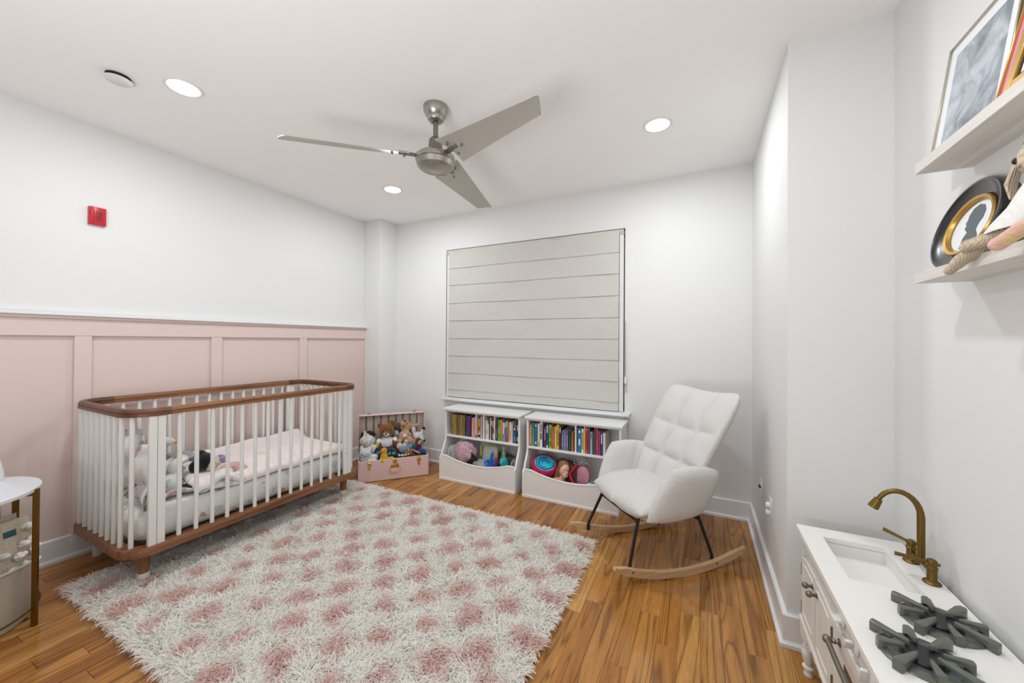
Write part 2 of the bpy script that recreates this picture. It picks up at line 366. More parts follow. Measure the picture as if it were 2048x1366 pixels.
# ------------------------------------------------------------------ the room
XA, YB, XC, YE, XD, H, YK, XK = -3.526, 3.407, .355, 2.102, .718, 2.754, 3.149, -3.271
YN = -1.6
rnd = random.Random(7)
fl = struct('floor', G().box(XA-.1, XD+.1, YN-.1, YB+.1, -.05, -.013), 'dark_gap', label='strip oak floor with a glossy honey finish')
behind = bmesh.new()
PW = .0905
nrow = int((XD-XA)/PW)+1
for r in range(nrow):
    x = XA + r*PW; y = YN - rnd.uniform(0, .8)
    while y < YB:
        L = rnd.choice((.35, .45, .55, .65, .8, .95, 1.15)) * rnd.uniform(.9, 1.1); y1 = min(y+L, YB)
        x1 = min(x+PW, XD)
        if y1 > .25 and y1 - y > .03:
            g = G(); w_, l_ = x1-x-.0007, y1-y-.0009
            b = bmesh.new(); c = .0009
            lo = [b.verts.new(p) for p in ((0, 0, -.0125), (w_, 0, -.0125), (w_, l_, -.0125), (0, l_, -.0125))]
            md = [b.verts.new(p) for p in ((0, 0, -c), (w_, 0, -c), (w_, l_, -c), (0, l_, -c))]
            hi = [b.verts.new(p) for p in ((c, c, 0), (w_-c, c, 0), (w_-c, l_-c, 0), (c, l_-c, 0))]
            for A, B in ((lo, md), (md, hi)):
                for i in range(4): b.faces.new((A[i], A[(i+1) % 4], B[(i+1) % 4], B[i]))
            b.faces.new(hi)
            g.add(b); o = g.part(fl, 'plank', 'oak_plank', smooth=False)
            o.location = (x, y, rnd.uniform(-.0003, .0003))
        elif y1 <= .25:
            t = G().box(x+.0005, x1-.0005, y+.0005, y1-.0005, -.0125, 0); me = bpy.data.meshes.new('t'); t.bm.to_mesh(me); behind.from_mesh(me)
        y = y1
g = G(); g.bm = behind; g.part(fl, 'plank_field', 'oak_plank', smooth=False, kind='stuff')
T_ = .12
# window opening in the back wall
WX0, WX1, WZ0, WZ1 = -2.541, -.599, .752, 2.378
g = G()
g.box(XA-T_, WX0, YB, YB+T_, 0, H); g.box(WX1, XC+T_, YB, YB+T_, 0, H); g.box(WX0, WX1, YB, YB+T_, 0, WZ0); g.box(WX0, WX1, YB, YB+T_, WZ1, H)
struct('wall_back', g, 'wall_paint', label='white wall with the shaded window')
struct('wall_left', G().box(XA-T_, XA, YN-T_, YB+T_, 0, H), 'wall_paint', label='white wall above pink board panelling')
g = G().prism([(XC, YE), (XD+T_, YE), (XD+T_, YE+T_), (XC+T_, YE+T_), (XC+T_, YB+T_), (XC, YB+T_)], 0, H)
struct('wall_right', g, 'wall_paint', label='white wall jutting out behind the rocking chair')
struct('wall_near', G().box(XD, XD+T_, YN-T_, YE, 0, H), 'wall_paint', label='white wall carrying the two shelves')
struct('wall_rear', G().box(XA-T_, XD+T_, YN-T_, YN, 0, H), 'wall_paint')
struct('ceiling', G().box(XA-T_, XD+T_, YN-T_, YB+T_, H, H+.1), 'ceiling_paint', label='flat white ceiling')
struct('trim_1', G().box(XA, XK, YK, YB+.01, 0, H, .004), 'wall_paint', label='square boxed column in the far left corner')
# window frame, glass, sill
win = struct('window_1', G().box(WX0, WX0+.05, YB+.07, YB+.11, WZ0, WZ1).box(WX1-.05, WX1, YB+.07, YB+.11, WZ0, WZ1).box(WX0, WX1, YB+.07, YB+.11, WZ0, WZ0+.06).box(WX0, WX1, YB+.07, YB+.11, WZ1-.06, WZ1), 'trim_paint', label='window almost fully covered by a fabric shade')
G().box(WX0+.04, WX1-.04, YB+.085, YB+.092, WZ0+.05, WZ1-.05).part(win, 'pane', 'night_glass', False)
G().box(-2.551, -.545, YB-.078, YB+.08, .722, .750, .004).part(win, 'window_sill', 'trim_paint', True)
G().box(-2.545, -.60, YB-.018, YB, .66, .722, .002).part(win, 'apron', 'trim_paint', False)
BP = [(0, 0), (.032, 0), (.032, .016), (.021, .022), (.018, .026), (.018, .136), (.012, .142), (0, .142)]
def bb_path(pts, names):
    # mitred baseboards along a wall path, the room on the right of travel
    P = [Vector((*p, 0)) for p in pts]; D = [(b_-a_).normalized() for a_, b_ in zip(P, P[1:])]; Nn = [Vector((d.y, -d.x, 0)) for d in D]
    off = [Nn[0]] + [(a_+b_)/(1+a_.dot(b_)) for a_, b_ in zip(Nn, Nn[1:])] + [Nn[-1]]
    for i, nm in enumerate(names):
        b = bmesh.new(); rows = [[b.verts.new(P[k]+off[k]*d+Vector((0, 0, h))) for d, h in BP] for k in (i, i+1)]; n = len(BP)
        for k in range(n): b.faces.new((rows[0][k], rows[0][(k+1) % n], rows[1][(k+1) % n], rows[1][k]))
        b.faces.new(rows[0][::-1]); b.faces.new(rows[1]); bmesh.ops.recalc_face_normals(b, faces=b.faces)
        struct(nm, G().add(b), 'trim_paint')
bb_path([(XA, YN), (XA, YK), (XK, YK), (XK, YB), (XC, YB), (XC, YE), (XD, YE), (XD, YN)], ['baseboard_left', 'baseboard_column_front', 'baseboard_column_side', 'baseboard_back', 'baseboard_right', 'baseboard_jut', 'baseboard_near'])
# pink board panelling
wp = struct('trim_2', G().box(XA, XA+.004, YN, YK, .14, 1.50), 'pink_paint', label='pink board and batten panelling on the left wall')
G().box(XA, XA+.024, YN, YK, 1.383, 1.488, .0015).part(wp, 'rail', 'pink_paint', False, label='wide pink top rail')
g = G().box(XA, XA+.052, YN, YK, 1.506, 1.522, .003); g.part(wp, 'ledge', 'trim_paint', False, label='white ledge cap')
G().box(XA, XA+.036, YN, YK, 1.488, 1.506, .002).part(wp, 'ledge_moulding', 'pink_paint', False)
for y0 in (.866-.738*3, .866-.738*2, .866-.738, .866, .866+.738, .866+2*.738+.003):
    G().box(XA, XA+.022, y0, y0+.077, .142, 1.383, .0015).part(wp, 'stile', 'pink_paint', False)
G().box(XA, XA+.022, YK-.012, YK, .142, 1.383).part(wp, 'stile', 'pink_paint', False)

# ------------------------------------------------------------------ roman shade
sh = thing('roman_shade', 'light grey linen roman shade lowered over the window', 'shade', (-1.567, YB-.02, WZ0))
Z = [2.362, 2.163, 1.975, 1.779, 1.587, 1.393, 1.205, 1.017, .834, .757]
for i in range(9):
    b = bmesh.new(); n = 64; zt, zb = Z[i], Z[i+1]; rr = random.Random(i+3); ph = [rr.uniform(0, 6) for _ in range(4)]
    F, K = [], []
    for j in range(n+1):
        x = -2.487+(2.487-.648)*j/n; f1, f2 = [], []
        for k in range(7):
            t = k/6; z = zt+(zb-zt)*t
            sag = .0045*t**1.5 + (.0025*math.sin(x*7+ph[0])+.0018*math.sin(x*15+ph[1])+.001*math.sin(x*33+ph[2]))*math.sin(PI*min(1, t*.9+.1)) - (.002 if k == 0 else 0)
            if k == 6: z += .0
            y = YB-.022-sag
            f1.append(b.verts.new((x, y, z+.0015*math.sin(x*5+ph[3])*(k == 6)))); f2.append(b.verts.new((x, y+.0035, z)))
        F.append(f1); K.append(f2)
    for j in range(n):
        for k in range(6):
            b.faces.new((F[j][k], F[j][k+1], F[j+1][k+1], F[j+1][k])); b.faces.new((K[j][k], K[j+1][k], K[j+1][k+1], K[j][k+1]))
        b.faces.new((F[j][6], K[j][6], K[j+1][6], F[j+1][6])); b.faces.new((F[j][0], F[j+1][0], K[j+1][0], K[j][0]))
    for k in range(6):
        b.faces.new((F[0][k], K[0][k], K[0][k+1], F[0][k+1])); b.faces.new((F[n][k], F[n][k+1], K[n][k+1], K[n][k]))
    G().add(b).part(sh, 'fold', 'shade_linen', True, world=True, ang=60)
G().box(-2.52, -.61, YB-.02, YB+.03, 2.335, 2.366, .003).part(sh, 'headrail', 'grey_plastic', False, world=True)
for x0, x1 in ((-2.523, -2.487), (-.647, -.610)):
    G().box(x0, x1, YB-.012, YB+.02, .754, 2.318, .002).part(sh, 'side_channel', 'white_plastic', False, world=True)
    G().box(x0-.008, x1+.004, YB-.016, YB+.02, 2.318, 2.352, .006).part(sh, 'end_bracket', 'grey_plastic', True, world=True)
g = G().tube([(-.59, YB-.012, 1.55), (-.588, YB-.012, 1.2), (-.585, YB-.012, 1.0), (-.578, YB-.012, .93), (-.585, YB-.012, .92), (-.592, YB-.012, 1.0), (-.592, YB-.012, 1.55)], .0022, 6)
g.part(sh, 'chain', 'grey_plastic', world=True)
G().box(-.60, -.575, YB-.022, YB, 1.0, 1.06, .006, seg=2).part(sh, 'chain_guide', 'white_plastic', world=True)

# ------------------------------------------------------------------ ceiling things
def clight(x, y, label):
    t = thing('ceiling_light', label, 'ceiling light', (x, y, H), 0, 'recessed ceiling lights')
    G().lathe([(.072, -.004), (.084, -.006), (.088, -.003), (.088, 0), (.07, 0), (.07, -.003)], n=40).part(t, 'trim_ring', 'white_plastic')
    G().lathe([(0, -.0045), (.071, -.0045), (.071, -.001)], n=32).part(t, 'lens', 'lens')
for (x, y), lb in zip(LAMPS, ('lit round recessed light nearest the white smoke detector', 'lit round recessed light in the ceiling right of the fan', 'small lit round recessed light beyond the fan, above the column', 'lit recessed light above the camera out of view')):
    clight(x, y, lb)
t = thing('smoke_detector', 'flat white round detector cover on the ceiling, far left', 'smoke detector', (-2.757, .823, H))
G().lathe([(0, -.024), (.052, -.024), (.056, -.021), (.056, -.018), (0, -.018)], n=36).part(t, 'cover', 'white_plastic')
G().lathe([(0, -.018), (.044, -.018), (.05, 0), (0, 0)], n=24).part(t, 'base_ring', 'dark_gap')

fan = thing('ceiling_fan', 'brushed nickel ceiling fan with three broad grey blades', 'ceiling fan', (-1.407, 1.770, H))
G().lathe([(.068, 0), (.073, -.004), (.073, -.014), (.070, -.032), (.060, -.052), (.050, -.062), (.050, -.068), (.046, -.082), (.040, -.088), (.024, -.090), (.022, -.085), (0, -.085)], n=36).part(fan, 'canopy', 'brushed_nickel')
G().cyl((0, 0, -.08), (0, 0, -.25), .0145, n=20).part(fan, 'downrod', 'nickel_dark')
G().lathe([(0, -.185), (.018, -.185), (.032, -.191), (.038, -.202), (.044, -.275), (.046, -.282), (0, -.282)], n=32).part(fan, 'coupling_cover', 'nickel_dark')
G().lathe([(0, -.276), (.06, -.278), (.10, -.288), (.113, -.30), (.116, -.315), (.116, -.325), (.110, -.329), (.112, -.333), (.104, -.36), (.085, -.372), (.083, -.370), (.06, -.3735), (.058, -.372), (.03, -.376), (0, -.377)], n=48).part(fan, 'motor_housing', 'brushed_nickel', ang=25)
def blade():
    b = bmesh.new(); n = 18; U, D = [], []
    for i in range(n+1):
        t = i/n; r = .115+t*.685
        w0 = -(.092-.044*t); w1 = .095-.047*t
        if i == n: r0 = r
        row, row2 = [], []
        for k in range(7):
            s = k/6; y = w0+(w1-w0)*s
            rx = r + (.03*(s-.5)*2*-1 if i == n else 0)
            if i == n and k in (0, 6): rx -= .012
            if i == 0: rx = r + .05*abs(s-.5)*0 + .06*(s)
            tw = math.radians(13+9*(1-t)); z = -y*math.sin(tw); yy = y*math.cos(tw)
            z += -.022*t - .012*(1-(2*s-1)**2)*(-.5)
            row.append(b.verts.new((rx, yy, z))); row2.append(b.verts.new((rx, yy, z+.004)))
        U.append(row); D.append(row2)
    for X, f in ((U, 0), (D, 1)):
        for i in range(n):
            for k in range(6):
                q = [X[i][k], X[i+1][k], X[i+1][k+1], X[i][k+1]]; b.faces.new(q if f else q[::-1])
    for i in range(n):
        for k in (0, 6): b.faces.new((U[i][k], U[i+1][k], D[i+1][k], D[i][k]))
    for i in (0, n):
        for k in range(6): b.faces.new((U[i][k], U[i][k+1], D[i][k+1], D[i][k]))
    bmesh.ops.recalc_face_normals(b, faces=b.faces); return b
bl = None
for a in (-134, -17, 99):
    if bl is None:
        bl = G().add(blade()).part(fan, 'blade', 'blade_grey'); bl.location = (0, 0, -.308)
        br = G().box(.09, .21, -.02, .02, .0, .006, .002).part(bl, 'blade_iron', 'nickel_dark')
        for q in ((.175, -.045, -.012), (.175, .035, .008), (.245, 0, -.004)):
            G().cyl((q[0], q[1], -q[1]*.3-.008-.022*(q[0]-.115)/.685), (q[0], q[1], -q[1]*.3+.004-.022*(q[0]-.115)/.685), .006, n=10).part(bl, 'screw', 'nickel')
        bl.rotation_euler = (0, 0, math.radians(a))
    else: inst(bl, fan, (0, 0, -.308), (0, 0, math.radians(a)))

# ------------------------------------------------------------------ fire alarm, outlets
t = thing('fire_alarm', 'square red fire alarm speaker on the left wall', 'fire alarm', (XA, .960, 2.162))
G().box(0, .022, -.04, .04, -.058, .058, .004, seg=2).part(t, 'plate', 'red_plastic')
G().ell((.020, -.026, 0), (.012, .013, .057)).part(t, 'lens_cover', 'red_plastic')
g = G()
for i in range(9): g.box(.022, .0245, -.008, .022, -.032+i*.0075, -.029+i*.0075)
g.part(t, 'grille', 'red_dark', False)
for z in (-.048, .048): G().cyl((.02, .007, z), (.0245, .007, z), .003, n=10).part(t, 'screw', 'red_dark')
t = thing('wall_outlet', 'white outlet plate nearer the corner, with a black plug edge', 'outlet', (XC, 2.883, .44))
G().box(-.006, 0, -.036, .036, -.058, .058, .003).part(t, 'plate', 'white_plastic')
for z in (-.02, .02): G().box(-.008, -.004, -.016, .016, z-.014, z+.014, .003).part(t, 'socket', 'white_plastic')
G().box(-.016, -.006, -.004, .036, -.004, .006, .001).part(t, 'plug', 'black')
t = thing('wall_outlet', 'white outlet plate by the kitchen with two plastic child plugs', 'outlet', (XC, 2.535, .44))
G().box(-.007, 0, -.037, .037, -.06, .06, .003).part(t, 'plate', 'white_plastic')
for z in (-.02, .02): G().lathe([(0, .02), (.012, .02), (.017, .012), (.017, 0), (0, 0)], n=20, mat=Matrix.Translation((-.006, 0, z)) @ Matrix.Rotation(-PI/2, 4, 'Y')).part(t, 'child_plug', 'white_plastic')

# ------------------------------------------------------------------ shag rug
rug = thing('shag_rug', 'white shag rug with blush pink squares in a chequer', 'rug', (-1.835, 1.61, 0))
RX0, RX1, RY0, RY1 = -3.05, -.635, .735, 2.50
G().box(RX0, RX1, RY0, RY1, .001, .012, .004).part(rug, 'backing', 'backing_white', False, world=True)
rs = np.random.RandomState(5)
def vn(x, y, sc, seed):   # smooth value noise
    r = np.random.RandomState(seed).rand(64, 64); X = x*sc; Y = y*sc; i = np.floor(X).astype(int); j = np.floor(Y).astype(int); fx = X-i; fy = Y-j
    fx = fx*fx*(3-2*fx); fy = fy*fy*(3-2*fy); i %= 64; j %= 64; i2 = (i+1) % 64; j2 = (j+1) % 64
    return r[i, j]*(1-fx)*(1-fy)+r[i2, j]*fx*(1-fy)+r[i, j2]*(1-fx)*fy+r[i2, j2]*fx*fy
def pile(N, seed):
    x = rs.uniform(RX0, RX1, N); y = rs.uniform(RY0, RY1, N)
    skip = np.zeros(N, bool)
    for cx, cy in ((-2.768, .955), (-2.768, 2.262)): skip |= (x-cx)**2+(y-cy)**2 < .042**2
    x, y = x[~skip], y[~skip]; N = len(x)
    kx = (x+.703)/.1425; ky = (y-2.395)/.1425; ix = np.round(kx).astype(int); iy = np.round(ky).astype(int)
    wob = .05*(vn(x, y, 9, 3)-.5)
    pink = ((ix+iy) % 2 == 0) & (np.maximum(np.abs(kx-ix), np.abs(ky-iy))*.1425 < .047+wob)
    th = vn(x, y, 14, 11)*4*PI + rs.normal(0, 1.1, N)
    ln = rs.uniform(.036, .056, N)*(.85+.3*vn(x, y, 16, 21)); lean = rs.uniform(.6, 1.2, N)
    ex = np.clip((RX0+.05-x)/.05, 0, 1)*-1 + np.clip((x-RX1+.05)/.05, 0, 1); ey = np.clip((RY0+.05-y)/.05, 0, 1)*-1 + np.clip((y-RY1+.05)/.05, 0, 1)
    dx = np.cos(th)+2*ex; dy = np.sin(th)+2*ey; l = np.hypot(dx, dy)+1e-6; dx /= l; dy /= l
    lean = np.clip(lean+.5*np.hypot(ex, ey), 0, 1.25)
    # yarn: base, middle, tip
    hz = ln*np.cos(lean*.6); hx = ln*np.sin(lean*.6)
    P0 = np.stack([x, y, np.full(N, .008)], 1)
    P1 = P0 + np.stack([dx*hx*.42, dy*hx*.42, hz*.55], 1)
    a2 = th+rs.normal(0, .6, N)
    P2 = P1 + np.stack([(dx+.4*np.cos(a2))*ln*.42*np.sin(lean), (dy+.4*np.sin(a2))*ln*.42*np.sin(lean), ln*.42*np.cos(lean)-.002], 1)
    P3 = P2 + np.stack([(dx+.5*np.cos(a2+1))*ln*.2, (dy+.5*np.sin(a2+1))*ln*.2, ln*.12*np.cos(lean*1.8)], 1)
    tw = rs.uniform(0, PI, N); W = np.stack([np.cos(tw), np.sin(tw), np.zeros(N)], 1)*rs.uniform(.0018, .0030, N)[:, None]
    V = np.stack([P0-W, P0+W, P1-W, P1+W, P2-W*.9, P2+W*.9, P3-W*.35, P3+W*.35], 1)
    return V, pink
V, pink = pile(170000, 1)
fq = np.array([[0, 1, 3, 2], [2, 3, 5, 4], [4, 5, 7, 6]])
for nm, mk, mt in (('white_pile', ~pink, 'pile_white'), ('pink_pile', pink, 'pile_pink')):
    v = V[mk].copy(); n = len(v); v[..., 0] += 1.835; v[..., 1] -= 1.61
    me = bpy.data.meshes.new(nm); me.vertices.add(n*8); me.vertices.foreach_set('co', v.reshape(-1).astype(np.float32))
    f = (fq[None]+(np.arange(n)*8)[:, None, None]).reshape(-1)
    me.loops.add(len(f)); me.loops.foreach_set('vertex_index', f.astype(np.int32)); me.polygons.add(n*3)
    me.polygons.foreach_set('loop_start', (np.arange(n*3)*4).astype(np.int32)); me.polygons.foreach_set('loop_total', np.full(n*3, 4, np.int32))
    me.update(calc_edges=True); me.shade_smooth(); me.materials.append(MATS[mt])
    o = bpy.data.objects.new(nm, me); S.collection.objects.link(o); o.parent = rug; o['kind'] = 'stuff'; o['label'] = nm.split('_')[0]+' yarn pile'
# ------------------------------------------------------------------ crib
CX0, CX1, CY0, CY1 = -3.49, -2.672, .85, 2.36
cr = thing('crib', 'white slatted crib with brown wooden rails against the pink wall', 'crib', ((CX0+CX1)/2, (CY0+CY1)/2, 0))
def rrect(x0, x1, y0, y1, r, n=8):
    pts = []
    for cx, cy, a0 in ((x1-r, y0+r, -90), (x1-r, y1-r, 0), (x0+r, y1-r, 90), (x0+r, y0+r, 180)):
        for i in range(n+1):
            a = math.radians(a0+90*i/n); pts.append((cx+r*math.cos(a), cy+r*math.sin(a)))
    return pts
ZT = .985
def railsec(w, h):   # rounded top, groove line on both faces
    return [(-w, -h), (w, -h), (w, -.003), (w-.003, -.001), (w, .003), (w*.85, h*.7), (w*.5, h), (-w*.5, h), (-w*.85, h*.7), (-w, .003), (-w+.003, -.001), (-w, -.003)]
ins = .020; tw, thh = .020, .021
x0, x1, y0, y1 = CX0+ins, CX1-ins, CY0+ins, CY1-ins
J = .165
zc = ZT-thh
for xx, lb in ((x1, None), (x0, None)):
    G().sweep([(xx, y0+J, zc), (xx, (y0+y1)/2, zc), (xx, y1-J*.8, zc)], railsec(tw, thh)).part(cr, 'side_rail', 'walnut_y', world=True, ang=50)
def uend(ya, yj, sgn):
    r = .115; pts = [(x0, yj, zc)]
    for i in range(9):
        a = PI - (PI/2)*i/8
        pts.append((x0+r+r*math.cos(a), ya+sgn*(r-r*math.sin(a)), zc))
    for i in range(9):
        a = PI/2-(PI/2)*i/8
        pts.append((x1-r+r*math.cos(a), ya+sgn*(r-r*math.sin(a)), zc))
    pts.append((x1, yj, zc)); return pts
G().sweep(uend(y0, y0+J, 1), railsec(tw, thh)).part(cr, 'end_rail', 'walnut_dark', world=True, label='darker curved end rail', ang=50)
G().sweep(uend(y1, y1-J*.8, -1), railsec(tw, thh)).part(cr, 'end_rail', 'walnut_dark', world=True, label='darker curved end rail', ang=50)
# bottom frame: wide rounded ring
ZB = .235
def ring(x0, x1, y0, y1, r, wd, za, zb, g):
    o = rrect(x0, x1, y0, y1, r); i_ = rrect(x0+wd, x1-wd, y0+wd, y1-wd, max(.02, r-wd)); b = bmesh.new(); n = len(o)
    R = [[b.verts.new((*p, z)) for p in q] for q, z in ((o, za), (o, zb-.004), ([(p[0]*.996+(x0+x1)/2*.004, p[1]*.997+(y0+y1)/2*.003) for p in o], zb), (i_, zb), (i_, za))]
    for a in range(5):
        A, B = R[a], R[(a+1) % 5]
        for k in range(n): b.faces.new((A[k], A[(k+1) % n], B[(k+1) % n], B[k]))
    bmesh.ops.recalc_face_normals(b, faces=b.faces); g.add(b)
g = G(); ring(CX0-.005, CX1+.006, CY0-.006, CY1+.006, .125, .058, ZB-.045, ZB, g)
g.part(cr, 'base_frame', 'walnut_y', world=True)
g = G()
for k in range(9): g.box(CX0+.05, CX1-.05, CY0+.12+k*.155, CY0+.17+k*.155, ZB-.03, ZB-.012, .002)
g.part(cr, 'slat_base', 'walnut_x', False, world=True)
# posts: wide white boards with a centre groove
for yy in (.978, 2.232):
    for xx, s in ((x1, 1), (x0, -1)):
        w = .036
        G().box(xx-.012, xx+.012, yy-w, yy-.001, ZB-.002, zc-.015, .002).box(xx-.012, xx+.012, yy+.001, yy+w, ZB-.002, zc-.015, .002).part(cr, 'post', 'crib_white', False, world=True)
for zz in (.41, .85): G().cyl((x1+.012, 2.212, zz), (x1+.0135, 2.212, zz), .004, n=10).part(cr, 'bolt', 'nickel_dark', world=True)
def slat(px, py, rot=0):
    g = G(); g.lathe([(0, 0), (.0105, .002), (.0105, zc-.017-ZB)], n=10)
    g.bm.transform(Matrix.Diagonal((1, 1.1, 1, 1)))
    return g
s0 = slat(0, 0).part(cr, 'slat', 'crib_white', ang=60)
def ps(x, y, first=[True]):
    global s0
    loc = Vector((x, y, ZB)) - cr.location
    if first[0]: s0.location = loc; first[0] = False
    else: inst(s0, cr, loc)
for k in range(14):
    y = 1.08+.0827*k; ps(x1, y); ps(x0, y)
for k in range(8):
    x = -3.39+.0834*k; ps(x, y0); ps(x, y1)
for x, y in ((x1-.05, y0+.022), (x1-.05, y1-.022), (x0+.05, y1-.022)): ps(x, y)
for lx in (-2.768, -3.405):
    for ly in (.955, 2.262):
        l = G().lathe([(.024, 0), (.027, .072-.008), (.029, ZB-.046-.06), (0, ZB-.046-.06)], c=(lx, ly, .06), n=20).part(cr, 'leg', 'walnut_z', world=True)
        G().lathe([(0, 0), (.0245, 0), (.0275, .07), (0, .07)], c=(lx, ly, 0), n=20).part(l, 'foot_cap', 'rubber_white', world=True)
# mattress with printed sheet
mt = thing('mattress', 'crib mattress in a white sheet printed with small coloured motifs', 'mattress', ((CX0+CX1)/2, (CY0+CY1)/2, ZB))
g = G(); mx0, mx1, my0, my1 = CX0+.065, CX1-.065, CY0+.065, CY1-.075
b = bmesh.new(); prof = [(0, ZB+.002), (.0, ZB+.002), (-.018, ZB+.02), (-.03, ZB+.06), (-.03, ZB+.115), (-.018, ZB+.15), (.012, ZB+.165), (.06, ZB+.17)]
rows = []
for off, z in prof[1:]:
    rows.append([b.verts.new((*p, z)) for p in rrect(mx0+off+.02, mx1-off-.02, my0+off+.02, my1-off-.02, .09)])
for A, B in zip(rows, rows[1:]):
    for k in range(len(A)): b.faces.new((A[k], A[(k+1) % len(A)], B[(k+1) % len(A)], B[k]))
b.faces.new(rows[0][::-1]); b.faces.new(rows[-1]); bmesh.ops.recalc_face_normals(b, faces=b.faces)
g.add(b).part(mt, 'fitted_sheet', 'sheet_print', world=True, ang=70)
# quilt lying over the mattress, climbing the wall side
def wavy(x, y): return .006*math.sin(9*x+3*y)+.005*math.sin(17*y+5*x)+.003*math.sin(31*y-11*x)
def Q(u, v):
    t = (u+1)/2; y = 1.24+(2.29-1.24)*(v+1)/2
    x = -3.43+(.685)*t
    if v < 0: x -= .16*(max(0, -v))**2*(t)*0
    z = .437+wavy(x, y)+.075*max(0, (-3.28-x)/.15)**1.3 + .02*math.sin(PI*t) + .02*math.exp(-((y-1.28)/.06)**2)*(t > .2)
    if x > -2.80: z -= 1.6*(x+2.80)**1*.25
    return (x, y + .05*math.sin(5*x)*(v < -.8), z)
qt = G().pad(Q, .024, 30, 40, (), (), 0, e=8).part(None, 'quilt', 'quilt_print', ang=180)
tag(qt, 'pale pink padded quilt spread over the mattress, rucked up along the wall', 'quilt')
def Q2(u, v):
    y = 1.20+.25*(u+1)/2+.02*math.sin(8*v); x = -2.90+.15*(v+1)/2
    return (x, y, .462+.018*math.sin(4*u+2*v)+.012*math.cos(7*v+3*u) - .02*(v > .3)*(v-.3))
o = G().pad(Q2, .017, 18, 16, (), (), 0, e=5).part(None, 'swaddle_blanket', 'cotton_white', ang=180)
tag(o, 'rumpled white and pink blanket edge in front of the black-haired doll', 'blanket')
# ruffled pillows standing at the left end
def mkpillow(name, label, mat, o, ax, ay, T, seed, back=None):
    rr = random.Random(seed); ph = [rr.uniform(0, 6) for _ in range(6)]; o = Vector(o); ax = Vector(ax); ay = Vector(ay); n = ax.cross(ay).normalized()
    def P(u, v):
        q = o+ax*u+ay*v + n*(.03*math.sin(2.2*u+ph[0])*math.sin(2*v+ph[1])+.014*math.sin(6*u+ph[2])+.012*math.sin(7*v+ph[3]))
        return q
    t = thing(name, label, 'pillow', (o.x, o.y, .41))
    G().pad(P, T, 22, 22, (), (), 0, e=2.2, jit=.0015, seed=seed).part(t, 'cushion', mat, world=True, ang=180)
    b = bmesh.new(); N = 96; A, B = [], []
    for i in range(N):
        a = 2*PI*i/N; c, s_ = math.cos(a), math.sin(a); k = 1/max(abs(c), abs(s_))**.85
        for L_, f in ((A, .93), (B, 1.22)):
            L_.append(b.verts.new(P(c*k*f, s_*k*f)+n*(.016*math.sin(a*23+ph[4])*(f > 1))))
    for i in range(N): b.faces.new((A[i], A[(i+1) % N], B[(i+1) % N], B[i]))
    r = bmesh.ops.solidify(b, geom=b.faces[:], thickness=.003)
    G().add(b).part(t, 'ruffle', back or mat, world=True)
    return t
mkpillow('ruffled_pillow', 'printed ruffled cushion leaning on the crib\'s left end, cream back outward', 'ruffle_print', (-2.93, 1.03, .575), (.16, -.03, .02), (-.03, .03, .155), .045, 4, 'canvas')
mkpillow('ruffled_pillow', 'taller printed ruffled cushion at the back of the crib\'s left end', 'ruffle_print', (-3.22, .995, .60), (.14, .03, .02), (.02, .03, .165), .045, 9)
mkpillow('ruffled_pillow', 'white ruffled cushion with a crimson motif slumped right of the left crib post', 'sheet_print', (-3.05, 1.14, .50), (.11, .05, .02), (-.03, .045, .10), .034, 13)
o = G().pad(lambda u, v: (-2.86+.05*u+.02*v, 1.09+.13*v, .43+.02*u+.012*math.sin(5*v)), .012, 12, 16, e=4).part(None, 'crumpled_cloth', 'ruffle_print', ang=180)
tag(o, 'crumpled printed cloth at the foot of the crib pillows', 'cloth')
# doll lying in the crib
d = thing('rag_doll', 'black-haired cloth doll in pale pink lying in the crib', 'doll', (-2.98, 1.36, .45))
G().ell((-2.985, 1.335, .53), (.055, .05, .055)).ell((-2.94, 1.40, .475), (.05, .07, .035)).ell((-2.90, 1.47, .462), (.03, .06, .022), (0, 0, .3)).ell((-2.97, 1.49, .462), (.025, .06, .022), (0, 0, -.2)).part(d, 'body', fur((236, 214, 200)), world=True, voxel=.006)
G().ell((-3.005, 1.305, .545), (.062, .058, .060)).ell((-2.985, 1.25, .53), (.034, .042, .045)).ell((-3.03, 1.29, .595), (.03, .035, .028)).part(d, 'hair', fur((24, 24, 28)), world=True, voxel=.006)
G().ell((-2.925, 1.42, .48), (.056, .078, .038)).ell((-2.90, 1.36, .462), (.05, .055, .02)).part(d, 'dress', fur((232, 180, 182)), world=True, voxel=.006)
for q in ((-2.952, 1.372, .548), (-2.937, 1.345, .527)): G().ell(q, .005, u=8, v=6).part(d, 'eye', 'black', world=True)
for c_ in d.children: c_.location.y += .0
d.location.y += .025; d.location.x += .03
d = thing('soft_ball_toy', 'small purple and yellow stuffed toy behind the black-haired doll', 'toy', (-3.10, 1.44, .46))
G().ell((-3.10, 1.405, .52), (.032, .04, .042)).part(d, 'centre', fur((236, 190, 40)), world=True, voxel=.006)
G().ell((-3.08, 1.465, .495), (.036, .052, .045)).part(d, 'petal', fur((172, 156, 200)), world=True)
G().ell((-3.14, 1.33, .55), (.03, .035, .028)).part(d, 'petal', fur((172, 156, 200)), world=True)
d = thing('toy_goose', 'white stuffed goose with a yellow bill by the crib\'s back rail', 'plush toy', (-3.30, 1.25, .46))
G().ell((-3.30, 1.235, .655), (.04, .06, .034)).ell((-3.31, 1.20, .60), (.03, .04, .06)).ell((-3.31, 1.20, .51), (.07, .08, .07)).part(d, 'body', fur((236, 236, 232)), world=True, voxel=.007)
G().cyl((-3.30, 1.285, .648), (-3.29, 1.325, .64), .016, .008, n=10).part(d, 'bill', fur((232, 184, 40)), world=True)

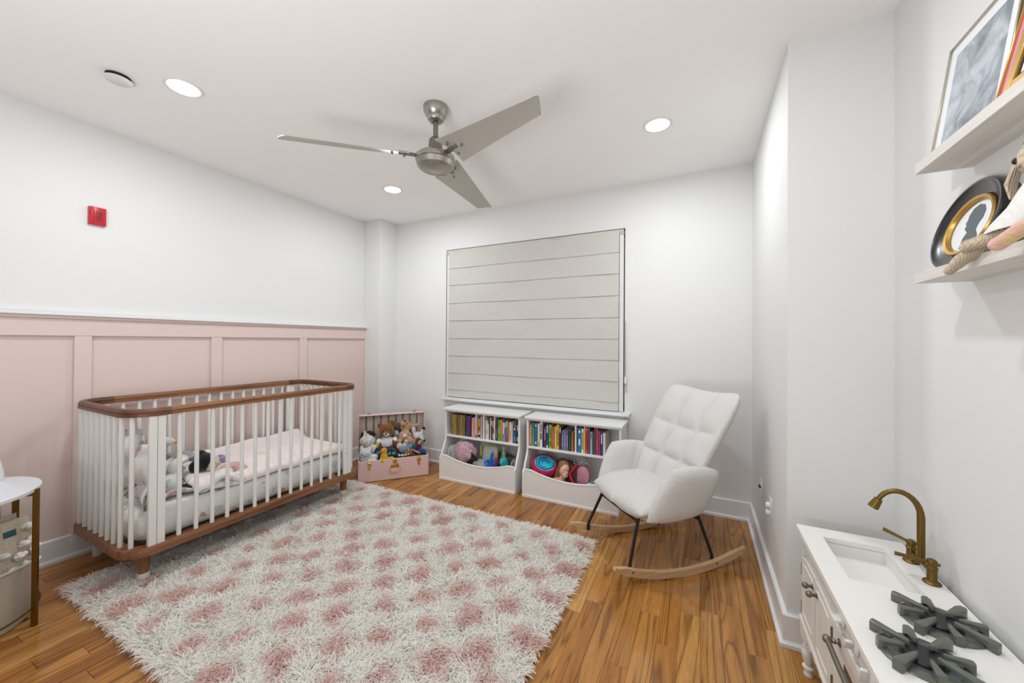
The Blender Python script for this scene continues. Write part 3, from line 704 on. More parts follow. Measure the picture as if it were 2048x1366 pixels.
# ------------------------------------------------------------------ trunk
TR0 = Vector((-2.905, 2.538, 0)); ta = math.atan2(.755, .656)
tk = thing('toy_chest', 'open pink trunk with gold latches and leaf-print lining, full of plush', 'trunk', TR0, ta)
TL, TD, TH = .665, .37, .205
g = G()   # local: x along front, y back, z up
g.box(0, TL, 0, .012, .004, TH, .003).box(0, TL, TD-.012, TD, .004, TH, .003).box(0, .012, .01, TD-.01, .004, TH, .003).box(TL-.012, TL, .01, TD-.01, .004, TH, .003).box(.01, TL-.01, .01, TD-.01, .004, .014)
g.part(tk, 'body', 'trunk_pink', True, ang=30)
G().box(.013, TL-.013, .013, TD-.013, .014, .02).part(tk, 'lining', 'lining', False)
g = G().box(0, TL, TD+.10, TD+.106, TH, TH+.385, .002).box(0, .007, TD+.03, TD+.105, TH, TH+.385, .002).box(TL-.007, TL, TD+.03, TD+.105, TH, TH+.385, .002).box(0, TL, TD+.03, TD+.105, TH+.378, TH+.385, .002).box(0, TL, TD+.03, TD+.105, TH, TH+.007, .002)
g.bm.transform(Matrix.Translation((0, -.11, 0)))
lid = g.part(tk, 'lid', 'trunk_pink', True, ang=30)
G().box(.008, TL-.008, TD-.016, TD-.0105, TH+.008, TH+.377).part(lid, 'lining', 'lining', False)
for x in (.10, .565):
    l = G().box(x-.017, x+.017, -.006, 0, TH-.055, TH-.002, .003, seg=2).cyl((x-.012, -.009, TH-.02), (x+.012, -.009, TH-.02), .007, n=10).box(x-.009, x+.009, -.010, -.004, TH-.085, TH-.05, .003).part(tk, 'latch', 'gold_bright')
    G().box(x-.014, x+.014, TD-.03, TD-.006, TH+.384, TH+.396, .003).part(lid, 'hasp', 'nickel')
h = G().box(.315, .352, -.006, 0, TH-.045, TH-.004, .003).box(.297, .370, -.008, 0, TH-.085, TH-.045, .004, seg=2).part(tk, 'handle_plate', 'gold_bright')
G().tube([(.292, -.006, TH-.075), (.284, -.014, TH-.115), (.298, -.017, TH-.128), (.369, -.017, TH-.128), (.383, -.014, TH-.115), (.375, -.006, TH-.075)], .0045, 8).part(tk, 'handle', 'gold_bright')

# plush toys, coordinates in the trunk's frame
TM = Matrix.Translation(TR0) @ Matrix.Rotation(ta, 4, 'Z')
def plush(name, label, cat, at, body, bodymat, extras=(), vox=.0065):
    """body: list of (centre, radii[, rot]) relative to at; extras: (name, mat, list)"""
    p = TM @ Vector(at); t = thing(name, label, cat, p, ta, 'plush toys in the pink trunk')
    g = G()
    for e in body: g.ell(*e)
    g.part(t, 'body', bodymat, voxel=vox)
    for nm, mt, lst in extras:
        g = G()
        for e in lst:
            g.ell(*e, u=12, v=8)
        g.part(t, nm, mt, voxel=vox if len(lst) > 1 and nm not in ('eye', 'nose') else 0)
    return t
bk = 'black'
plush('teddy_bear', 'brown teddy bear in a white printed shirt and blue jeans', 'plush toy', (.265, .17, .15),
  [((0, 0, .30), (.076, .066, .070)), ((-.062, .01, .352), (.03, .018, .03)), ((.05, .01, .368), (.032, .018, .032)), ((0, -.062, .283), (.034, .03, .028)), ((0, 0, .16), (.06, .05, .09)), ((-.075, -.02, .16), (.028, .03, .055), (0, .5, 0)), ((.08, -.02, .17), (.028, .03, .055), (0, -.5, 0)), ((-.05, -.05, .06), (.035, .06, .035)), ((.05, -.05, .06), (.035, .06, .035))], fur((138, 84, 36)),
  [('muzzle', fur((236, 230, 222)), [((-.004, -.072, .276), (.032, .024, .026)), ((-.004, -.062, .27), (.03, .02, .026))]),
   ('nose', bk, [((-.012, -.098, .286), (.011, .008, .008))]), ('eye', bk, [((-.034, -.062, .305), .0065)]), ('eye', bk, [((.022, -.066, .309), .0065)]),
   ('shirt', 'shirt_print', [((0, -.006, .18), (.070, .056, .062)), ((-.072, -.012, .195), (.03, .034, .03)), ((.078, -.012, .20), (.03, .034, .03))]),
   ('jeans', fur((38, 72, 120)), [((0, -.012, .10), (.068, .056, .05)), ((-.05, -.055, .075), (.04, .055, .038)), ((.05, -.055, .075), (.04, .055, .038))])])
plush('plush_rabbit', 'tan plush rabbit with its face tipped up, badge on its chest', 'plush toy', (.45, .22, .15),
  [((.02, .04, .30), (.062, .055, .055)), ((-.008, .02, .335), (.036, .034, .042)), ((.115, .05, .305), (.055, .018, .022), (0, -.15, 0)), ((.075, .05, .30), (.05, .03, .03)), ((0, -.02, .215), (.072, .055, .062)), ((-.075, -.07, .175), (.042, .035, .03)), ((.045, -.09, .185), (.034, .04, .038)), ((.075, -.08, .15), (.035, .036, .05)), ((0, 0, .13), (.06, .05, .07))], fur((202, 160, 124)),
  [('nose', bk, [((.0, -.004, .372), (.012, .010, .008))]), ('eye', bk, [((.028, -.012, .345), .0055)]), ('badge', 'shirt_print', [((-.008, -.075, .235), (.020, .006, .016))]), ('mouth', fur((120, 60, 50)), [((-.012, -.014, .322), (.016, .004, .003))]), ('paw', fur((128, 74, 46)), [((-.086, -.085, .172), (.03, .028, .022))])])
plush('plush_dog', 'white plush dog with a black ear tip at the trunk\'s right end', 'plush toy', (.592, .22, .12),
  [((0, 0, .225), (.062, .055, .05), (0, .35, 0)), ((-.048, .0, .29), (.022, .014, .05), (0, -.15, 0)), ((.045, .0, .285), (.02, .014, .035), (0, .4, 0)), ((.03, -.045, .185), (.03, .035, .036)), ((0, 0, .12), (.055, .05, .09))], fur((232, 234, 238)),
  [('ear_patch', fur((226, 186, 190)), [((-.034, -.012, .288), (.010, .008, .036), (0, -.1, 0))]), ('ear_tip', fur((26, 24, 28)), [((.054, -.002, .308), (.02, .016, .016), (0, .6, 0))]), ('muzzle', fur((150, 150, 156)), [((.02, -.072, .185), (.026, .014, .03))]), ('nose', bk, [((.052, -.072, .195), (.009, .008, .015))])])
plush('cloth_doll', 'small brown-haired doll in a maroon top and blue skirt', 'doll', (.585, .10, .13),
  [((0, 0, .19), (.026, .022, .028)), ((0, 0, .14), (.024, .018, .04)), ((-.03, -.01, .08), (.016, .03, .02)), ((.03, -.01, .08), (.016, .03, .02))], fur((232, 196, 166)),
  [('hair', fur((110, 62, 36)), [((-.008, .008, .198), (.034, .026, .034)), ((-.028, .006, .155), (.012, .014, .05))]), ('eye', bk, [((.006, -.022, .192), .005)]), ('top', fur((92, 28, 56)), [((-.004, -.002, .14), (.03, .024, .035)), ((-.034, -.01, .125), (.014, .014, .03))]), ('skirt', fur((36, 74, 128)), [((.012, -.012, .09), (.056, .04, .032)), ((.04, -.02, .085), (.03, .03, .028))])], .0055)
plush('plush_mouse', 'small white mouse doll in a pale blue dress, feet over the rim', 'plush toy', (.435, .09, .14),
  [((.018, 0, .192), (.024, .022, .026)), ((0, 0, .145), (.032, .026, .04)), ((-.05, -.015, .165), (.032, .02, .032)), ((-.055, -.045, .08), (.012, .032, .010)), ((-.025, -.05, .078), (.012, .034, .010)), ((.005, -.05, .080), (.012, .034, .010)), ((.035, -.045, .085), (.014, .03, .012))], fur((224, 214, 206)),
  [('dress', fur((132, 160, 184)), [((-.012, -.01, .13), (.048, .034, .038)), ((.05, -.01, .15), (.03, .02, .032))]), ('eye', bk, [((.010, -.021, .198), .004)]), ('eye', bk, [((.032, -.018, .198), .004)]), ('trim', fur((236, 236, 236)), [((.04, -.034, .11), (.006, .006, .04), (0, -.4, 0))])], .0055)
plush('plush_duck', 'yellow plush duckling with an orange bill at the trunk\'s front rim', 'plush toy', (.235, .045, .16),
  [((0, 0, .118), (.030, .028, .032)), ((0, 0, .06), (.036, .034, .055)), ((.055, -.03, .048), (.042, .016, .016)), ((-.02, -.02, .03), (.03, .03, .03))], fur((238, 186, 44)),
  [('bill', fur((232, 116, 34)), [((-.028, -.02, .118), (.02, .016, .013)), ((-.038, -.024, .112), (.014, .012, .008))]), ('eye', bk, [((.004, -.028, .128), .004)])], .0055)
plush('plush_bunny', 'white plush bunny with a tiny smile, front left of the trunk', 'plush toy', (.064, .066, .16),
  [((0, 0, .10), (.058, .05, .054)), ((-.035, .02, .15), (.02, .02, .03)), ((.04, .01, .145), (.024, .02, .026)), ((.075, -.01, .065), (.045, .035, .03)), ((.06, -.03, .04), (.05, .03, .018)), ((0, 0, .05), (.05, .045, .05))], fur((226, 228, 230)),
  [('eye', bk, [((-.026, -.044, .105), .004)]), ('eye', bk, [((.022, -.046, .112), .004)]), ('smile', bk, [((-.002, -.051, .096), (.010, .003, .003))])])
plush('round_plush', 'big round cream plush with a yellow ribbon, left in the trunk', 'plush toy', (.085, .17, .12),
  [((0, 0, .235), (.076, .06, .062)), ((.01, 0, .13), (.075, .06, .08)), ((.065, -.05, .155), (.045, .04, .05))], fur((232, 228, 224)),
  [('ribbon', fur((238, 206, 74)), [((.01, -.055, .18), (.055, .02, .014), (0, -.1, 0)), ((.085, -.05, .20), (.036, .012, .022), (0, -.5, 0)), ((.05, -.06, .165), (.03, .014, .02))])])
plush('plush_puppy', 'plush puppy head with dark brown drooping ears, far left in the trunk', 'plush toy', (.078, .28, .16),
  [((0, 0, .22), (.06, .05, .055)), ((0, 0, .12), (.06, .05, .09))], fur((232, 224, 218)),
  [('ear', fur((70, 42, 28)), [((.04, -.02, .25), (.055, .02, .026), (0, .35, 0)), ((-.04, -.02, .225), (.02, .02, .05))])])
plush('plush_spaniel', 'small tan and black plush dog lying at the trunk\'s front rim', 'plush toy', (.50, .055, .16),
  [((0, 0, .075), (.045, .035, .036)), ((-.045, 0, .06), (.03, .03, .028)), ((.04, 0, .055), (.05, .035, .03))], fur((150, 100, 58)),
  [('ear', bk, [((.035, -.03, .075), (.036, .014, .018), (0, .5, 0))]), ('stripe', fur((236, 232, 226)), [((.045, -.042, .085), (.036, .005, .005), (0, .5, 0))])], .0055)
plush('sequin_owl', 'dark blue glittery-eyed plush peeking right of the duckling', 'plush toy', (.30, .085, .15),
  [((0, 0, .09), (.055, .045, .05)), ((.02, 0, .05), (.06, .045, .05))], fur((30, 44, 62)),
  [('eye', fur((70, 150, 180)), [((-.014, -.040, .095), (.018, .010, .018))]), ('eye', fur((70, 150, 180)), [((.026, -.040, .092), (.018, .010, .018))])])
plush('sequin_owl', 'dark blue glittery-eyed plush peeking left of the duckling', 'plush toy', (.178, .095, .15),
  [((0, 0, .10), (.04, .04, .06)), ((.0, 0, .05), (.045, .045, .05))], fur((30, 50, 66)),
  [('eye', fur((70, 150, 180)), [((0, -.038, .105), (.018, .010, .02))])])
plush('plush_bear_cub', 'dark grey-brown plush half hidden behind the teddy and rabbit', 'plush toy', (.375, .295, .16),
  [((0, 0, .29), (.05, .045, .05)), ((0, 0, .18), (.05, .045, .10))], fur((112, 88, 78)), [])
plush('plush_frog', 'green plush between the teddy bear and the tan rabbit', 'plush toy', (.362, .215, .15),
  [((0, 0, .25), (.03, .03, .035)), ((0, 0, .18), (.03, .03, .07))], fur((146, 170, 146)), [('patch', fur((206, 216, 206)), [((.008, -.026, .255), (.016, .010, .018))])])
plush('plush_whale', 'teal plush wedged between the mouse and the white dog', 'plush toy', (.52, .13, .12),
  [((0, 0, .16), (.05, .04, .035)), ((0, 0, .12), (.05, .04, .06))], fur((30, 112, 128)), [])
# ------------------------------------------------------------------ book bins
def book_bin(name, label, X0, X1, div):
    # local origin at left rear floor corner; y=0 is the back, front towards -y
    Wd = X1-X0; YBk = 3.36; t = thing(name, label, 'storage bin', (X0, YBk, 0))
    fu, fl_ = -.26, -.352   # upper front, lower front
    def side(): # profile in (y,z)
        pts = [(0, 0), (fl_, 0), (fl_, .185)]
        for i in range(9):   # rounded nose
            a = PI+ (-PI*.42)*i/8; pts.append((fl_+.03+.03*math.cos(a), .205+.03*math.sin(a)))
        for i in range(1, 10):
            k = i/9; pts.append((fl_+.025+(fu-fl_-.025)*(k*k*(3-2*k)), .225+(.40-.225)*k))
        pts += [(fu, .42), (fu, .672), (0, .672)]
        return pts
    for a, b_ in ((0, .018), (Wd-.018, Wd)): G().prism(side(), a, b_, MX).part(t, 'side_panel', 'white_lacquer', False)
    G().box(-.012, Wd+.012, fu-.028, 0, .672, .692, .003).part(t, 'top', 'white_lacquer')
    G().box(.018, Wd-.018, fu, fu+.016, .654, .672, .001).part(t, 'top_rail', 'white_lacquer', False)
    G().box(.018, Wd-.018, -.012, 0, 0, .672).part(t, 'back_panel', 'white_lacquer', False)
    G().box(.018, Wd-.018, fu-.006, -.012, .405, .423, .002).part(t, 'shelf', 'white_lacquer')
    G().box(.018, Wd-.018, fl_+.02, -.012, .02, .034).part(t, 'floor_panel', 'white_lacquer', False)
    for d in div: G().box(d-.006, d+.006, fu+.004, -.012, .423, .656, .001).part(t, 'divider', 'white_lacquer', False)
    # scooped front panel
    pts = [(.018, .022), (Wd-.018, .022), (Wd-.018, .238), (Wd-.07, .238)]
    n = 24
    for i in range(n+1):
        k = i/n; x = Wd-.09-(Wd-.18)*k; z = .236-.052*(math.sin(PI*k)**.8 if 0 < k < 1 else 0)
        pts.append((x, z))
    pts += [(.07, .238), (.018, .238)]
    fp = G().prism(pts, fl_+.004, fl_+.018, MY).part(t, 'front_panel', 'white_lacquer', False)
    G().sweep([(x, fl_+.011, z+.0) for x, z in pts[2:]], [(-.010, -.002), (.010, -.002), (.010, .003), (.006, .007), (-.006, .007), (-.010, .003)]).part(fp, 'lip', 'white_lacquer')
    G().box(.0, Wd, fl_-.004, fl_+.012, 0, .022, .002).part(t, 'plinth', 'white_lacquer')
    for x in (.018, Wd-.018-.01): G().box(x, x+.01, fl_+.0, fl_+.006, .022, .236).part(fp, 'edge_bead', 'white_lacquer', False)
    return t
B1 = book_bin('book_bin', 'white two-tier book and toy bin on the left, beside the pink trunk', -2.312, -1.472, (.415+.034,))
B2 = book_bin('book_bin', 'white two-tier book and toy bin on the right, behind the rocking chair', -1.405, -.568, (.455,))
def book(x0, x1, h, c, label, group, yf=3.118, depth=.17, tilt=0, mat=None, deco=(), z=.4235):
    w_ = x1-x0; t = thing('book', label, 'book', ((x0+x1)/2, yf, z), 0, group)
    if tilt: t.rotation_euler = (0, math.radians(tilt), 0)
    m = mat or col(c, .45)
    hw = w_/2-.0006
    G().box(-hw, hw, 0, .0015, 0, h, .0006).box(-hw, -hw+.0014, .001, depth, 0, h).box(hw-.0014, hw, .001, depth, 0, h).part(t, 'cover', m, False)
    G().box(-hw+.0015, hw-.0015, .0016, depth-.003, .002, h-.003).part(t, 'page_block', 'paper', False)
    for z0, z1, c2 in deco:
        G().box(-hw*.55 if z1-z0 > .03 else -hw, hw*.55 if z1-z0 > .03 else hw, -.0005, .0006, h*z0 if z0 <= 1 and z1 <= 1 else z0, h*z1).part(t, 'spine_print', col(c2, .5), False)
    return t
GA, GB = 'books on the left bin shelf', 'books on the right bin shelf'
for i in range(10):
    x = -2.250+.0164*i
    book(x, x+.0148, .205-.002*(i % 3), None, 'thin picture book with a speckled gold spine, ' + ('leftmost of the gold row', 'second from the left in the gold row', 'third from the left in the gold row', 'fourth from the left in the gold row', 'fifth from the left in the gold row', 'fifth from the right in the gold row', 'fourth from the right in the gold row', 'third from the right in the gold row', 'second from the right in the gold row', 'rightmost of the gold row')[i], GA, mat='gold_spine', depth=.165)
L1 = [
 (-2.081, -2.069, .200, (24, 70, 66), 'thin dark teal book right after the gold row', ()),
 (-2.067, -2.052, .200, (122, 48, 84), 'plum book with a teal foot, just past the gold row', ((.0, .25, (40, 110, 110)),)),
 (-2.050, -2.022, .200, (86, 62, 140), 'purple book with a navy edge beside the plum one', ((.0, .12, (30, 40, 80)),)),
 (-2.018, -2.008, .198, (66, 34, 22), 'dark brown thin book left of the pink ones', ()),
 (-2.006, -1.989, .190, (226, 148, 112), 'salmon book beside the pale pink one', ((.1, .8, (240, 200, 170)),)),
 (-1.988, -1.968, .196, (226, 150, 160), 'pink book just left of the grey binder spine', ()),
 (-1.966, -1.943, .225, (196, 198, 204), 'tall grey book with a dark foot, left half of the shelf', ((0, .12, (60, 64, 70)),)),
 (-1.936, -1.906, .188, (196, 140, 50), 'ochre book with a black and white foot', ((.0, .26, (230, 230, 226)), (.05, .18, (40, 40, 40)), (.4, .6, (120, 70, 30)))),
 (-1.903, -1.889, .215, (206, 196, 206), 'pale lilac book against the divider\'s left side', ((.5, .9, (170, 150, 170)),)),
 (-1.844, -1.826, .178, (232, 226, 212), 'short cream book right of the first divider', ((.3, .5, (180, 160, 130)),)),
 (-1.824, -1.811, .150, (236, 234, 228), 'shortest white book right of the first divider', ()),
 (-1.809, -1.799, .213, (30, 30, 34), 'tall thin black book in the middle of the left shelf', ()),
 (-1.798, -1.790, .210, (236, 236, 232), 'tall thin white book beside the black one', ()),
 (-1.788, -1.773, .192, (44, 84, 60), 'dark green book left of the red patterned one', ((.7, .95, (220, 220, 210)),)),
 (-1.771, -1.755, .205, (166, 34, 40), 'red book with a white speckled spine', ((.05, .3, (240, 240, 236)), (.55, .9, (230, 200, 200)))),
 (-1.754, -1.742, .226, (238, 238, 236), 'tallest white spine in the middle of the left shelf', ()),
 (-1.740, -1.716, .205, (58, 66, 78), 'charcoal book left of the green one', ((.1, .5, (110, 120, 130)),)),
 (-1.712, -1.688, .198, (106, 164, 60), 'bright green book on the left shelf', ((.35, .65, (160, 200, 190)),)),
 (-1.686, -1.664, .200, (230, 142, 48), 'orange book beside the bright green one', ((0, .3, (120, 140, 70)),)),
 (-1.660, -1.646, .180, (232, 232, 234), 'white book with a blue foot beside the orange one', ((0, .4, (56, 90, 150)),)),
 (-1.645, -1.628, .186, (92, 136, 186), 'pale blue book right of the orange one', ((.7, .95, (236, 236, 236)),)),
 (-1.626, -1.606, .200, (128, 128, 128), 'grey book with a red foot on the left shelf', ((0, .3, (190, 36, 46)), (.7, .95, (220, 220, 220)))),
 (-1.603, -1.591, .186, (222, 140, 96), 'thin apricot book in the right half of the left shelf', ()),
 (-1.590, -1.572, .190, (228, 220, 204), 'cream book beside the apricot one', ((.1, .6, (200, 150, 110)),)),
 (-1.571, -1.556, .190, (224, 214, 200), 'ivory book with a red top on the left shelf', ((.9, 1, (190, 50, 40)),)),
 (-1.554, -1.520, .160, (36, 84, 124), 'short wide blue picture book near the right end of the left shelf', ((.1, .4, (90, 140, 170)), (.75, .9, (200, 180, 150)))),
 (-1.517, -1.496, .195, (42, 42, 48), 'dark book with pale patches at the right end of the left shelf', ((.1, .3, (200, 200, 200)), (.6, .85, (190, 190, 190)))),
]
for x0, x1, h, c, lb, dc in L1: book(x0, x1, h, c, lb, GA, deco=dc)
L2 = [
 (-1.384, -1.362, .190, (196, 128, 70), 'tan-orange book at the left end of the right shelf', ((.1, .9, (226, 180, 130)),)),
 (-1.358, -1.338, .205, (70, 150, 150), 'seafoam book with a green foot beside the tan-orange one', ((0, .4, (120, 170, 110)), (.8, .95, (30, 90, 100)))),
 (-1.335, -1.309, .210, (30, 116, 146), 'thick teal-blue book on the right shelf', ((.1, .2, (220, 230, 230)), (.85, .92, (220, 230, 230)))),
 (-1.306, -1.286, .208, (226, 216, 196), 'cream book with an olive foot on the right shelf', ((0, .2, (150, 150, 50)),)),
 (-1.282, -1.260, .226, (238, 236, 234), 'tallest white book with dark lettering blocks, right shelf', ((.3, .55, (60, 60, 70)), (.6, .9, (130, 110, 110)))),
 (-1.256, -1.245, .195, (30, 40, 96), 'thin navy book right of the tall white one', ()),
 (-1.243, -1.226, .185, (112, 44, 48), 'dark red book with a pale spine label, right shelf', ((.35, .9, (190, 160, 160)),)),
 (-1.224, -1.201, .216, (34, 66, 140), 'royal blue book with a white foot', ((0, .12, (236, 232, 232)), (.62, .92, (200, 216, 236)))),
 (-1.198, -1.171, .208, (150, 178, 60), 'lime green book on the right shelf', ((.08, .3, (70, 120, 50)), (.45, .85, (96, 130, 50)))),
 (-1.168, -1.144, .192, (198, 96, 34), 'rust orange book on the right shelf', ((.2, .8, (220, 130, 60)),)),
 (-1.142, -1.128, .196, (228, 206, 160), 'thin cream book left of the yellow lettered one', ((.2, .7, (240, 236, 220)),)),
 (-1.126, -1.103, .218, (222, 184, 48), 'yellow book with big black upright letters', ()),
 (-1.101, -1.085, .190, (104, 36, 58), 'maroon book with a white top patch', ((.78, 1, (236, 232, 232)),)),
 (-1.080, -1.061, .168, (110, 118, 158), 'leftmost of the three slate-blue books of one height', ((.2, .8, (150, 160, 190)),)),
 (-1.059, -1.039, .170, (122, 122, 168), 'middle one of the three slate-blue books of one height', ((.2, .8, (160, 160, 190)),)),
 (-1.037, -1.019, .168, (96, 108, 158), 'rightmost of the three slate-blue books of one height', ((.2, .8, (150, 160, 200)),)),
 (-1.012, -.996, .172, (20, 70, 66), 'dark green book leaning space beside the right shelf divider', ((.1, .7, (60, 120, 110)),)),
 (-.990, -.976, .170, (206, 130, 60), 'amber book with a red top against the right shelf divider', ((.6, 1, (196, 74, 50)),)),
 (-.934, -.905, .208, (30, 130, 186), 'bright blue book with white letter blocks right of the divider', ((.3, .55, (220, 236, 240)), (.8, .9, (230, 240, 240)))),
 (-.902, -.884, .205, (236, 232, 226), 'white book with dark marks beside the bright blue one', ((.15, .85, (150, 120, 130)),)),
 (-.882, -.869, .230, (232, 204, 40), 'tall thin lemon yellow book', ()),
 (-.866, -.848, .230, (196, 36, 40), 'tall scarlet book beside the lemon yellow one', ((.05, .1, (230, 150, 150)), (.85, .92, (240, 180, 160)))),
 (-.846, -.828, .222, (70, 96, 146), 'steel blue book beside the scarlet one', ()),
 (-.825, -.812, .186, (220, 206, 184), 'short beige book right of the steel blue one', ((.7, .95, (150, 110, 100)),)),
 (-.810, -.797, .182, (40, 112, 120), 'short teal book next to the beige one', ()),
 (-.795, -.779, .232, (126, 44, 66), 'tall wine red book near the chair back', ()),
 (-.777, -.761, .222, (164, 84, 104), 'tall dusty rose book near the chair back', ((.2, .6, (190, 120, 130)),)),
 (-.758, -.742, .200, (176, 60, 120), 'magenta book just left of the chair', ()),
 (-.740, -.722, .196, (70, 50, 120), 'violet book with white print just left of the chair', ((.5, .9, (220, 220, 230)),)),
 (-.720, -.700, .190, (226, 220, 214), 'off-white book partly hidden by the chair', ()),
]
for x0, x1, h, c, lb, dc in L2:
    o = book(x0, x1, h, c, lb, GB, deco=dc)
    if 'black upright letters' in lb:
        cu = bpy.data.curves.new('lettering', 'FONT'); cu.body = 'MONSTER'; cu.size = .027; cu.extrude = .0004; cu.align_x = 'CENTER'; cu.align_y = 'CENTER'; cu.space_character = 1.1
        q0 = bpy.data.objects.new('t', cu); S.collection.objects.link(q0); bpy.context.view_layer.update(); me = bpy.data.meshes.new_from_object(q0.evaluated_get(bpy.context.evaluated_depsgraph_get())); bpy.data.objects.remove(q0)
        me.materials.clear(); me.materials.append(MATS['black']); q = bpy.data.objects.new('lettering', me); S.collection.objects.link(q); q.parent = o
        q.matrix_basis = Matrix.Translation((0, -.0008, .10)) @ Matrix.Rotation(PI/2, 4, 'X') @ Matrix.Rotation(-PI/2, 4, 'Z')

def blob(cx, cy, cz, r, seed, k=.25, n=3, e=None):
    b = bmesh.new(); bmesh.ops.create_icosphere(b, subdivisions=4, radius=1); rr = random.Random(seed)
    ws = [(Vector((rr.uniform(-1, 1), rr.uniform(-1, 1), rr.uniform(-1, 1))).normalized(), rr.uniform(2, 7), rr.uniform(0, 6)) for _ in range(9)]
    for v in b.verts:
        d = v.co.normalized(); s_ = sum(abs(math.sin(d.dot(a)*f+p)) for a, f, p in ws)/len(ws)
        v.co = Vector((d.x*r[0], d.y*r[1], d.z*r[2]))*(1-k+2*k*s_)+Vector((cx, cy, cz))
    g = G(); g.add(b); return g
BA, BB = 'things tossed in the left bin', 'toys tossed in the right bin'
def loose(name, label, cat, g, mat, grp): o = g.part(None, name, mat, ang=180); tag(o, label, cat, grp); return o
loose('clear_bag', 'crumpled clear greenish plastic bag at the left of the left bin', 'bag', blob(-2.215, 3.13, .215, (.07, .07, .10), 3, .3), 'clear_bag', BA)
loose('pink_bag', 'shiny bundle of pink and lilac toys in clear wrap, left bin', 'bag', blob(-2.075, 3.12, .27, (.115, .09, .105), 5, .22), 'pink_bag', BA)
t = thing('zip_pouch', 'clear pouch with a yellow-green rim standing in the left bin', 'bag', (-1.83, 3.16, .10), 0, BA)
G().pad(lambda u, v: (-1.825+.085*u, 3.17+.02*v, .25+.10*v), .02, 12, 12, e=5, jit=.004).part(t, 'pouch', 'clear_plastic', world=True, ang=180)
G().tube([(-1.915, 3.15, .25), (-1.912, 3.15, .345), (-1.89, 3.155, .366), (-1.79, 3.17, .362), (-1.745, 3.17, .345), (-1.74, 3.16, .26)], .009, 8, flat=.6).part(t, 'rim', col((190, 188, 76)), world=True)
loose('white_bag', 'crumpled white see-through bag low in the middle of the left bin', 'bag', blob(-1.885, 3.085, .175, (.07, .05, .055), 8, .3), 'clear_bag', BA)
t = thing('picture_book', 'black, gold and cream striped board book tipped into the left bin', 'book', (-1.965, 3.09, .15), 0, BA)
for i, (c, d) in enumerate((((24, 22, 22), 0), ((196, 160, 80), .010), ((232, 226, 214), .020), ((24, 22, 22), .03))):
    g = G().box(-.075, .075, -.008, 0, -.085, .085, .001); g.bm.transform(Matrix.Translation((0, -d*.5, d)) @ Matrix.Rotation(math.radians(34), 4, 'Y'))
    g.part(t, 'board', col(c), False)
rr = random.Random(4)
t = thing('ribbon_toy', 'tangle of bright blue straps with red blocks in the left bin', 'toy', (-1.765, 3.1, .20), 0, BA)
g = G()
for i in range(11):
    p = [(-1.765+rr.uniform(-.075, .075), 3.07+rr.uniform(-.01, .05), .19+rr.uniform(-.04, .06)) for _ in range(4)]
    g.tube(p, .011, 6, flat=.35)
g.tube([(-1.77, 3.08, .20), (-1.757, 3.09, .30), (-1.75, 3.09, .325)], [.02, .014, .002], 6, flat=.4).part(t, 'strap', col((22, 110, 196)), world=True, ang=40)
G().box(-1.715, -1.685, 3.055, 3.085, .23, .275, .006, Matrix.Rotation(0, 4, 'Z')).box(-1.745, -1.715, 3.05, 3.08, .17, .20, .006).part(t, 'block', col((176, 24, 46)), world=True)
loose('teal_toy', 'turquoise crumpled toy right of the blue straps', 'toy', blob(-1.645, 3.12, .225, (.036, .04, .05), 12, .42), col((40, 166, 170)), BA)
t = thing('small_bottle', 'small pale green bottle standing at the back of the left bin', 'bottle', (-1.69, 3.2, .20), 0, BA)
G().lathe([(0, 0), (.022, 0), (.022, .10), (.014, .118), (.014, .13), (0, .13)], n=20).part(t, 'body', col((150, 178, 120), .2)); G().lathe([(0, .128), (.016, .128), (.016, .155), (0, .155)], n=20).part(t, 'cap', col((190, 206, 160), .4))
PC = [(150, 110, 100), (226, 222, 218), (190, 196, 206), (110, 60, 56), (236, 232, 228), (60, 90, 130), (200, 170, 160)]
for i in range(7):
    g = G().box(-.002, .002, -.07, .07, 0, .17+.012*(i % 3)); o = g.part(None, 'leaflet', col(PC[i]), False)
    o.location = (-1.60+.0145*i, 3.15, .10); o.rotation_euler = (0, math.radians(20-2.2*i), math.radians(-6))
    tag(o, ['brown leaflet leftmost of the leaning leaflets', 'white leaflet second in the leaning row', 'grey-blue leaflet in the leaning row', 'dark brown leaflet amid the leaning row', 'white leaflet between the dark brown and blue ones', 'blue leaflet near the right side panel', 'beige leaflet closest to the right side panel'][i], 'leaflet', BA)
# right bin
t = thing('toy_drum', 'toy drum with a pink sparkly side and swirly turquoise top', 'toy', (-1.26, 3.12, .24), 0, BB)
dm = Matrix.Translation((-1.258, 3.155, .215)) @ Matrix.Rotation(math.radians(24), 4, 'X') @ Matrix.Rotation(math.radians(16), 4, 'Y')
G().lathe([(0, -.10), (.075, -.10), (.094, -.06), (.105, .03), (.108, .045), (0, .045)], n=36, mat=dm).part(t, 'shell', col((214, 96, 140), .3), world=True)
G().lathe([(.104, .035), (.116, .045), (.118, .07), (.108, .085), (.094, .085), (.094, .06)], n=36, mat=dm).part(t, 'rim', col((196, 22, 74), .3), world=True)
G().lathe([(0, .082), (.06, .085), (.097, .078), (.097, .06)], n=36, mat=dm).part(t, 'drumhead', col((60, 196, 214), .3), world=True)
g = G()
for r_, a0 in ((.03, .3), (.055, 1.6), (.078, 3.1)):
    g.tube([dm @ Vector((r_*math.cos(a0+q*.45)+.006*math.sin(q*2), r_*math.sin(a0+q*.45), .086)) for q in range(9)], .0055, 6, flat=.5)
g.part(t, 'swirl', col((28, 74, 150), .3), world=True)
for a in (-.62, -.25): G().ell(dm @ Vector((.104*math.cos(a-.75), .104*math.sin(a-.75), .005)), (.012, .008, .018)).part(t, 'eye', 'black', world=True)
